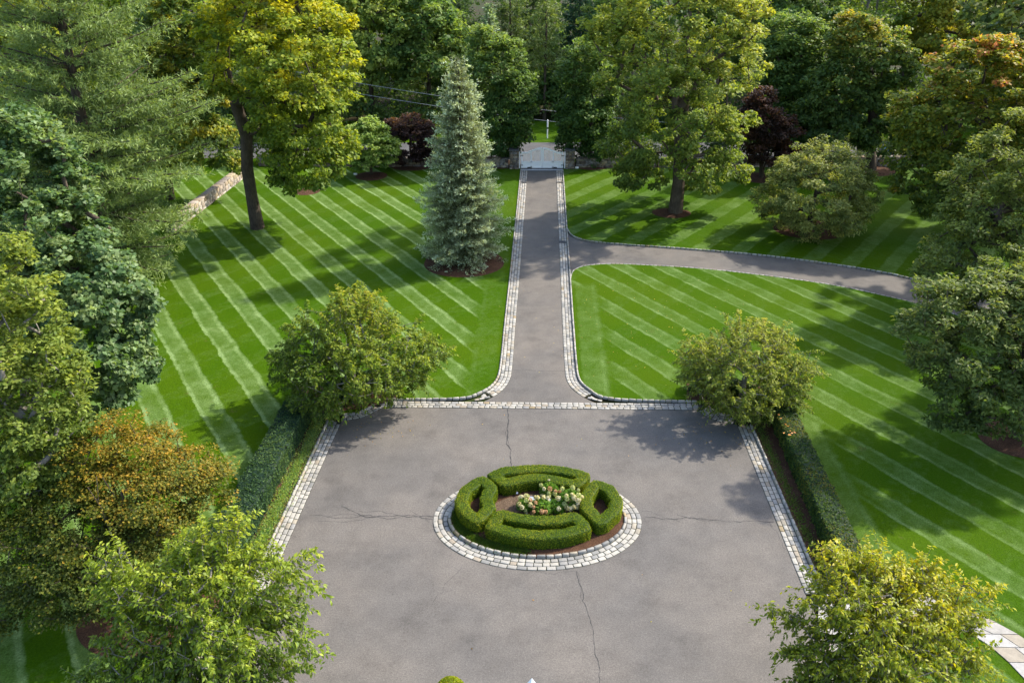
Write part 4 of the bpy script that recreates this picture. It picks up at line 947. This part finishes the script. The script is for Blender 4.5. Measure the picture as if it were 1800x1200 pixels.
# cherries in the foreground
d = 16.4; b = G(395, 1150, .07); b = np.array([P(395, 1080, d)[0], d, .07])
lb = [lobe(370, 1030, 78, d, None, .55), lobe(450, 1010, 62, d + .4, None, .5), lobe(300, 1100, 70, d, None, .5), lobe(410, 1110, 90, d - .8, None, .5), lobe(490, 1080, 46, d, None, .5), lobe(350, 1180, 100, d - 1, None, .5), lobe(460, 1190, 70, d - 1, None, .5),
      lobe(370, 955, 40, d + .8), lobe(235, 1035, 44, d, None, .4), lobe(195, 985, 18, d), lobe(216, 960, 15, d + .2), lobe(185, 1010, 15, d), lobe(200, 1050, 24, d), lobe(180, 1180, 26, d - 1), lobe(150, 1190, 20, d - 1), lobe(520, 990, 22, d), lobe(535, 1030, 18, d), lobe(528, 1115, 22, d - .8), lobe(535, 1150, 16, d - .9), lobe(415, 925, 18, d + .9), lobe(330, 1250, 130, d - 1.6, None, .5), lobe(250, 1080, 50, d, None, .45), lobe(290, 1020, 44, d + .4, None, .5), lobe(330, 985, 40, d + .7, None, .5), lobe(205, 1020, 26, d, None, .5), lobe(220, 1120, 50, d - .4, None, .4), lobe(240, 1190, 60, d - 1, None, .4)]
broadleaf('cherry_tree', 'bright green cherry with drooping leaves in the near left foreground', 'tree', b, lb, 950, 40, .27, .150, .062, [(.030, .052, .007), (.057, .084, .009), (.088, .114, .012), (.124, .136, .012)], 208, .14, .25, M_BARKP, M_LEAFG, shoot=True, bias=lambda q, o: .30 + .16 * (q[2] - 3.5), up=.65, low=-.8, group='cherries around the courtyard', droop=.55, shell=.45, shoot_len=2.3)
b = np.array([P(1555, 1110, d)[0], d, .07])
lb = [lobe(1540, 1050, 88, d, None, .5), lobe(1630, 1060, 66, d, None, .5), lobe(1470, 1060, 55, d, None, .5), lobe(1560, 1130, 105, d - 1, None, .5), lobe(1650, 1140, 62, d - .6, None, .5), lobe(1470, 1140, 58, d - .8, None, .5), lobe(1500, 1010, 50, d + .8, None, .5), lobe(1560, 995, 44, d + .8, None, .5),
      lobe(1460, 985, 26, d + .6), lobe(1620, 1005, 30, d + .6), lobe(1395, 1085, 18, d), lobe(1365, 1080, 13, d), lobe(1420, 1150, 20, d - .8), lobe(1395, 1150, 13, d - .8), lobe(1710, 1035, 22, d), lobe(1700, 1090, 28, d), lobe(1690, 1160, 40, d - 1), lobe(1560, 1240, 120, d - 1.8, None, .5), lobe(1740, 1050, 12, d), lobe(1445, 1200, 40, d - 1.2)]
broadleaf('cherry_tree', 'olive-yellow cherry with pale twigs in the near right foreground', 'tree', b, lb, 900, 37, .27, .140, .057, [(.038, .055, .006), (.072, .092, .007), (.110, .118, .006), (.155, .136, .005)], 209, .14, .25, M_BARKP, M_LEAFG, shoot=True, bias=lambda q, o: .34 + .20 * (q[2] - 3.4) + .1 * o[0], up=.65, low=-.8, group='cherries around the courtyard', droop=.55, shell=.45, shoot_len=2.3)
# left side: Norway maple, near broadleaf, orange Japanese maple
b = G(70, 800, .07); d = b[1]
lb = [lobe(60, 300, 85, d + 3), lobe(90, 400, 90, d + 2), lobe(140, 480, 90, d + 1), lobe(190, 540, 76, d), lobe(200, 640, 66, d - 1), lobe(120, 600, 90, d - 1), lobe(30, 400, 110, d + 3), lobe(20, 250, 80, d + 4), lobe(245, 545, 26, d), lobe(250, 640, 26, d - .5), lobe(180, 690, 48, d - 1.5), lobe(60, 520, 100, d + 1), lobe(100, 290, 36, d + 4), lobe(225, 585, 40, d)]
broadleaf('maple_tree', 'bluish-green maple with large glossy leaves at the left edge below the pine', 'tree', b, lb, 600, 100, .44, .21, .165, [(.018, .038, .016), (.032, .058, .026), (.050, .078, .038), (.072, .098, .052)], 210, .32, .2, M_BARKD, M_LEAFG, flat=.6, up=.75, low=-.7)
b = G(-60, 960, .07); d = b[1]
lb = [lobe(20, 500, 66, d), lobe(40, 600, 85, d), lobe(90, 690, 62, d), lobe(50, 770, 90, d - .8), lobe(0, 850, 90, d - 1.2), lobe(-60, 600, 140, d), lobe(-70, 780, 130, d), lobe(120, 650, 30, d), lobe(60, 930, 34, d - 1.5), lobe(15, 970, 36, d - 1.8), lobe(110, 760, 40, d - .5), lobe(10, 440, 34, d + .5), lobe(60, 700, 80, d), lobe(30, 880, 60, d - 1.5), lobe(110, 830, 30, d - 1)]
broadleaf('locust_tree', 'fine-leaved mid-green tree at the left edge in front of the bluish maple', 'tree', b, lb, 600, 78, .40, .175, .092, [(.028, .044, .010), (.048, .068, .015), (.072, .092, .020), (.092, .102, .02)], 211, .28, .18, M_BARKP, bias=lambda q, o: .30 + .05 * (q[2] - 6), low=-.8)
b = G(262, 1075, .07); d = b[1]; d1 = d + 1.0
lb = [lobe(250, 800, 82, d1 + 1.5, None, .5), lobe(330, 830, 62, d1 + 1.0, None, .5), lobe(180, 790, 62, d1 + 1.5, None, .5), lobe(270, 880, 80, d1, None, .45), lobe(350, 880, 48, d1 + .4, None, .5), lobe(160, 850, 55, d1 + .6, None, .5),
      lobe(140, 930, 75, d1 - .6, None, .35), lobe(230, 960, 70, d1 - 1, None, .35), lobe(100, 1010, 85, d1 - 1.4, None, .35), lobe(190, 1040, 60, d1 - 2, None, .3), lobe(60, 1060, 55, d1 - 1.6, None, .3), lobe(300, 935, 50, d1 - .8, None, .4), lobe(210, 745, 34, d1 + 2, None, .5), lobe(250, 850, 90, d1 + .6, None, .4), lobe(130, 970, 80, d1 - 1.2, None, .35), lobe(40, 1000, 60, d1 - 1.2, None, .35), lobe(200, 1000, 80, d1 - 1.6, None, .35), lobe(120, 1060, 60, d1 - 2.2, None, .3), lobe(370, 840, 34, d1 + .8, None, .5), lobe(240, 1050, 50, d1 - 2, None, .3), lobe(10, 1070, 60, d1 - 2, None, .3)]
JM = [(.018, .028, .005), (.046, .050, .007), (.105, .072, .010), (.155, .078, .014)]
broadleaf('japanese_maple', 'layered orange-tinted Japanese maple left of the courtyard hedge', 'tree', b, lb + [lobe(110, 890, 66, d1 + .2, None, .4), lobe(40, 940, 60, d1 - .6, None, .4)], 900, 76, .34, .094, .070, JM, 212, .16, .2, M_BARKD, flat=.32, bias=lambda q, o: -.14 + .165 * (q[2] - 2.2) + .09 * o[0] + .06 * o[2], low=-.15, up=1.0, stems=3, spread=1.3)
# the far side of the lawn
b = G(653, 307, .1); d = b[1]
broadleaf('dome_tree', 'small pale green dome-shaped tree in a mulch ring by the far left lawn', 'tree', b, [lobe(648, 250, 40, d), lobe(620, 262, 24, d), lobe(680, 262, 24, d), lobe(650, 235, 34, d), lobe(640, 278, 26, d - .8), lobe(668, 280, 18, d - .8), lobe(625, 240, 20, d)], 260, 66, .46, .24, .16, [(.032, .060, .016), (.056, .088, .024), (.085, .118, .038), (.105, .135, .05)], 213, .13, .2, M_BARKD, flat=.4, up=1.0, low=-.8)
b = G(724, 291, .1); d = b[1]
broadleaf('dome_tree', 'dark purple dome-shaped tree beside the pale green one', 'tree', b, [lobe(719, 250, 46, d), lobe(690, 258, 26, d), lobe(745, 258, 26, d), lobe(715, 228, 36, d), lobe(740, 235, 28, d), lobe(693, 233, 24, d)], 280, 70, .46, .22, .14, [(.012, .007, .009), (.020, .011, .012), (.034, .017, .015), (.07, .038, .014)], 214, .13, .15, M_BARKD, bias=lambda q, o: .0 + .20 * (q[2] - 2.2), flat=.45, up=.9, low=-.95)
b = G(1420, 407, .1); d = b[1]
lb = [lobe(1440, 320, 80, d), lobe(1380, 345, 52, d), lobe(1500, 335, 50, d), lobe(1440, 290, 60, d + .5), lobe(1480, 300, 46, d), lobe(1400, 310, 46, d), lobe(1420, 370, 48, d - 1.2), lobe(1490, 370, 44, d - .8), lobe(1360, 370, 30, d - .6), lobe(1440, 345, 80, d - 1.6)]
broadleaf('crabapple_tree', 'low wide grey-green crabapple in the shade of the far right lawn', 'tree', b, lb + [lobe(1440, 350, 90, d), lobe(1430, 350, 66, d - 2.3), lobe(1460, 320, 60, d - 1.6)], 500, 74, .50, .19, .098, [(.028, .040, .014), (.050, .064, .022), (.078, .092, .034), (.105, .112, .042)], 215, .2, .15, M_BARKD, low=-.95)
b = G(1338, 313, .1); d = b[1]
lb = [lobe(1335, 205, 36, d), lobe(1320, 240, 36, d), lobe(1360, 230, 38, d), lobe(1350, 270, 34, d), lobe(1380, 272, 26, d), lobe(1340, 172, 24, d)]
broadleaf('plum_tree', 'dark red-leaved tree with forked stems between the oak and the crabapple', 'tree', b, lb, 220, 80, .6, .26, .17, [(.010, .007, .007), (.018, .010, .010), (.028, .013, .012), (.04, .02, .015)], 216, .16, .2, M_BARKD, stems=3)
for k, (px, py, lab, lobs) in enumerate((
    (880, 291, 'dense dark green tree overhanging the left gate pillar', [(880, 200, 52), (870, 120, 48), (900, 150, 40), (905, 230, 32), (850, 180, 36), (862, 80, 36), (890, 90, 28), (880, 250, 34), (915, 195, 24)]),
    (1038, 291, 'dense dark green tree overhanging the right gate pillar', [(1030, 200, 50), (1025, 130, 44), (1050, 160, 40), (1015, 240, 32), (1055, 240, 36), (1035, 90, 36), (1005, 190, 26), (1040, 270, 26), (1000, 230, 18)]))):
    b = G(px, py, .1); d = b[1] + .6
    broadleaf('hornbeam_tree', lab, 'tree', b, [lobe(a, c, r, d) for a, c, r in lobs], 380, 74, .70, .30, .19, DKG, 217 + k, .24, .15, M_BARKD, group='dark trees flanking the gate', bias=lambda q, o: .08 + .065 * (q[2] - 2), low=-.95)
# big multi-stemmed trees behind the right lawn
b = G(1530, 300, .07); d = b[1]
lb = [lobe(1530, 190, 62, d), lobe(1480, 150, 60, d), lobe(1560, 120, 52, d), lobe(1520, 90, 62, d), lobe(1470, 225, 40, d - 1), lobe(1545, 240, 38, d - 1), lobe(1500, 60, 46, d), lobe(1565, 70, 30, d), lobe(1440, 190, 36, d)]
broadleaf('maple_tree', 'large shaded maple with several stems, its top turning orange, behind the right lawn', 'tree', b, lb, 380, 85, .80, .33, .22, [(.020, .038, .014), (.038, .060, .018), (.060, .080, .020), (.12, .09, .014)], 220, .45, .1, M_BARKD, stems=4, bias=lambda q, o: .12 + .068 * (q[2] - 4.5) * (1.0 if q[2] > 11 else .6), low=-.8)
b = G(1437, 275, .07); d = b[1]
lb = [lobe(1400, 140, 60, d), lobe(1440, 100, 56, d), lobe(1380, 200, 46, d), lobe(1430, 200, 46, d), lobe(1370, 100, 46, d), lobe(1400, 60, 46, d), lobe(1400, 240, 36, d - 1), lobe(1365, 245, 28, d)]
broadleaf('maple_tree', 'shaded green maple with a leaning dark trunk left of the large multi-stemmed one', 'tree', b, lb, 340, 85, .85, .34, .22, DKG, 221, .35, .15, M_BARKD, stems=2, bias=lambda q, o: .18 + .055 * (q[2] - 3), low=-.5)
b = G(1700, 405, .07); d = b[1]
lb = [lobe(1690, 230, 95, d), lobe(1630, 270, 60, d), lobe(1750, 190, 90, d), lobe(1640, 190, 66, d), lobe(1700, 130, 66, d), lobe(1770, 120, 66, d), lobe(1610, 320, 40, d), lobe(1600, 200, 32, d), lobe(1660, 340, 60, d - 1), lobe(1740, 300, 80, d - 2), lobe(1800, 240, 90, d), lobe(1720, 95, 40, d)]
broadleaf('maple_tree', 'large maple turning orange and pink at its tips near the right edge', 'tree', b, lb, 500, 84, .70, .30, .20, [(.024, .040, .010), (.044, .062, .012), (.072, .084, .013), (.110, .090, .012), (.20, .075, .04)], 222, .36, .15, M_BARKD, bias=lambda q, o: .12 + .045 * (q[2] - 3) + (.35 if hash((round(q[0]), round(q[2] * .7))) % 17 == 0 else 0), low=-.8)
# left of the yellow maple, behind the pine
b = G(300, 350, .07); d = b[1]
lb = [lobe(330, 100, 60, d), lobe(300, 170, 60, d), lobe(360, 160, 50, d), lobe(340, 230, 52, d), lobe(380, 250, 36, d), lobe(310, 270, 46, d), lobe(320, 40, 70, d), lobe(400, 290, 26, d), lobe(270, 100, 50, d)]
broadleaf('maple_tree', 'mid-green maple in the gap between the pine and the yellow-green maple', 'tree', b, lb, 360, 85, .75, .32, .23, [(.024, .044, .012), (.044, .066, .016), (.072, .088, .022), (.115, .105, .014)], 223, .3, .12, M_BARKD, low=-.5)
b = G(40, 430, .07); d = b[1] + 8
lb = [lobe(60, 60, 90, d), lobe(20, 150, 80, d), lobe(100, 160, 60, d), lobe(-20, 40, 90, d), lobe(50, -20, 90, d), lobe(90, 260, 50, d), lobe(30, 250, 60, d)]
broadleaf('ash_tree', 'loose yellow-green tree with dark limbs in the top left corner', 'tree', (b[0], d, .07), lb, 330, 80, .85, .32, .18, YGR, 224, .35, .12, M_BARKD, low=-.5, bias=lambda q, o: .25 + .03 * (q[2] - 6))
b = G(70, 330, .05); d = b[1]
broadleaf('sumac_bush', 'golden orange bush glowing below the pine branches at the left', 'bush', G(105, 330, .07), [lobe(110, 296, 22, d - 3), lobe(135, 290, 14, d - 3), lobe(95, 300, 14, d - 3)], 50, 50, .4, .2, .12, [(.15, .10, .01), (.28, .16, .012), (.36, .18, .012), (.4, .22, .02)], 225, .08, .2)

# trees of the wood beyond the road
WG = 'trees of the wood beyond the road'
def wood(name, label, px, d, top_py, wpx, pal, seed, bottom=2.0, n=190, m=66, leaf=.50, stems=1, bias=None, bark=None):
    x = P(px, 200, d)[0]; top = P(px, top_py, d)[2]; wx = 1.2 * wpx * (d * CP + 10) / FPX / 2; rng = np.random.default_rng(seed)
    c = np.array([x, d, (top + bottom) / 2 + .5]); rz = (top - bottom) / 2
    lb = sublobes(c, (wx, wx, rz), 13, rng, .44, .64, -.8)
    broadleaf(name, label, 'tree', (x, d, -.05), lb, n, m, 1.1, leaf, leaf * .6, pal, seed, .28, .2, bark or M_BARKD, group=WG, low=-.55, stems=stems, bias=bias)
def woodcon(label, px, d, top_py, wpx, pal, seed, z0=2, tip=None, gap=.0, bare=.2, hang=.15, trunk=.22, slope=-.05, bark=None):
    x = P(px, 200, d)[0]; H = P(px, top_py, d)[2]; r = wpx * (d * CP + 10) / FPX / 2
    conifer('conifer_tree', label, 'tree', (x, d, -.05), H, r, z0, lambda f: (1 - f) ** .7, seed, 6, .8, slope, .12, .40, .42, .34, 8, .50, .13, pal, tip, hang, trunk, bark or M_BARKD, bare, group=WG, gap=gap)
PAL = [(.030, .052, .014), (.054, .080, .020), (.078, .104, .028), (.100, .118, .034)]
wood('beech_tree', 'pale green layered tree beyond the road right of the yellow-green maple', 655, 95, -90, 150, PAL, 301, 1.5, 230)
wood('maple_tree', 'dark glossy green tree beyond the road above the purple dome tree', 755, 95, -10, 130, DKG, 302, 1.0, 220)
wood('maple_tree', 'green tree beyond the road peeking past the top of the yellow-green maple', 590, 102, -130, 130, DKG, 303, 2, 160)
woodcon('dark conifer beyond the road behind the glossy green tree', 812, 108, -110, 110, ((.020, .040, .020), (.045, .072, .035)), 304)
woodcon('pale blue-tipped small conifer among the dark ones above the drive', 862, 103, 8, 60, ((.05, .075, .05), (.085, .115, .08)), 305, 3, (.14, .19, .16))
woodcon('dark conifer beyond the road with a thin straight trunk above the left gate tree', 897, 106, -120, 90, ((.030, .050, .018), (.060, .085, .030)), 306, 2, None, .15)
woodcon('thin tall conifer with a bare brown trunk straight above the white gate', 957, 97, -120, 86, ((.040, .062, .020), (.075, .100, .032)), 307, 6, None, .18, .30, .18, .19, -.12, M_BARK)
woodcon('blue-black dense conifer beyond the road left of the oak top', 1012, 112, -120, 100, ((.010, .028, .022), (.022, .050, .036)), 308)
woodcon('dark conifer beyond the road between the gate trees', 935, 116, -140, 110, ((.020, .038, .018), (.040, .062, .028)), 309)
wood('maple_tree', 'small bushy green tree low beyond the verge behind the marker post', 985, 100, 120, 90, DKG, 310, .3, 110)
wood('maple_tree', 'low dark bushy tree beyond the verge left of the marker post', 905, 101, 150, 100, DKG, 311, .3, 110)
wood('ash_tree', 'bluish green tree beyond the road right of the oak top', 1385, 96, -60, 130, DKG, 312, 2, 190)
wood('birch_tree', 'pale-stemmed thin tree beyond the road above the multi-stemmed maple', 1500, 99, -110, 120, GRN, 313, 5, 130, 70, .33, 4, None, M_BARKP)
wood('maple_tree', 'green tree with yellowing crown beyond the road above the orange-tipped maple', 1650, 96, -70, 150, OLV, 314, 2, 210)
wood('ash_tree', 'grey-green fine tree in the top right corner', 1790, 92, -20, 130, PAL, 315, 2, 180)
wood('maple_tree', 'green tree beyond the road between the pale-stemmed tree and the top right corner', 1580, 106, -110, 130, GRN, 316, 2, 150)
wood('maple_tree', 'dark tree beyond the road behind the oak crown', 1260, 98, -90, 150, DKG, 317, 1.5, 160)
wood('maple_tree', 'dark tree beyond the road seen past the left side of the oak', 1090, 100, -80, 120, DKG, 318, 1, 150)
wood('maple_tree', 'yellowish tree beyond the wall behind the yellow-green maple', 480, 96, -90, 160, OLV, 319, 2, 150)
wood('maple_tree', 'green tree beyond the wall behind the top of the pine', 330, 94, -100, 170, GRN, 320, 2, 150)
wood('oak_tree', 'dim green tree beyond the wall behind the top left ash', 150, 92, -80, 180, GRN, 321, 2, 150)
wood('oak_tree', 'dim green tree behind the ash at the left corner', -10, 88, -60, 180, OLV, 322, 2, 150)
# the far wood that reads as one mass, and the dark undergrowth at its foot
def mass(name, x0, x1, y0, y1, z0, z1, n, L, pal, seed, amp=2.5):
    rng = np.random.default_rng(seed); k = n // 60; cx = rng.uniform(x0, x1, k); cy = rng.uniform(y0, y1, k); hz = z1 + amp * np.sin(cx * .23 + 1) + amp * .6 * np.sin(cx * .61) + (cy - y0) * .08
    cz_ = z0 + (hz - z0) * rng.random(k) ** .8; c = np.stack([cx, cy, cz_], 1); g = nz(rng.normal(0, 1, (k, 60, 3))) * rng.random((k, 60, 1)) ** .5 * np.array([1.5, 1.5, .9]) * L * 2.6
    pos = (c[:, None] + g).reshape(-1, 3); pos[:, 2] = np.maximum(pos[:, 2], .05); n2 = len(pos); col = colours(k, 60, pal, rng)
    o = link(name, leaf_mesh(name, pos, rng.normal(0, 1, (n2, 3)), rng.normal(0, .6, (n2, 3)) + np.array([0, -.4, .8]), L * rng.uniform(.7, 1.3, n2), L * .6, col), None, M_LEAF); o['kind'] = 'stuff'; return o
mass('distant_woods', -95, 110, 112, 136, 0, 20, 32000, 1.1, [(.018, .036, .014), (.034, .060, .020), (.055, .080, .026)], 401)
mass('undergrowth', -85, 95, 95.5, 103, 0, 2.6, 18000, .5, [(.014, .030, .010), (.028, .050, .014), (.06, .085, .02)], 402, .6)
mass('undergrowth', -70, -19, 76.9, 79.0, 0, 4.0, 14000, .36, [(.014, .028, .010), (.026, .046, .014), (.05, .07, .02)], 404, .5)
mass('undergrowth', 9, 75, 77.0, 78.8, 0, 2.3, 12000, .34, [(.010, .020, .008), (.020, .034, .012), (.04, .05, .02)], 405, .4)
mass('undergrowth', -85, -4.5, 90, 95, 0, 3.0, 12000, .5, [(.012, .026, .010), (.024, .044, .014), (.046, .066, .02)], 406, .8)
mass('undergrowth', 9, 95, 91, 95, 0, 2.8, 10000, .5, [(.012, .026, .010), (.024, .044, .014), (.046, .066, .02)], 407, .8)
mass('undergrowth', -90, 95, 103.5, 112, 0, 3.5, 12000, .7, [(.012, .026, .010), (.024, .044, .014), (.046, .066, .02)], 408, .8)
mass('undergrowth', -60, -27.5, 40, 78, 0, 2.6, 11000, .42, [(.020, .038, .012), (.042, .068, .016), (.08, .09, .02)], 403, .8)
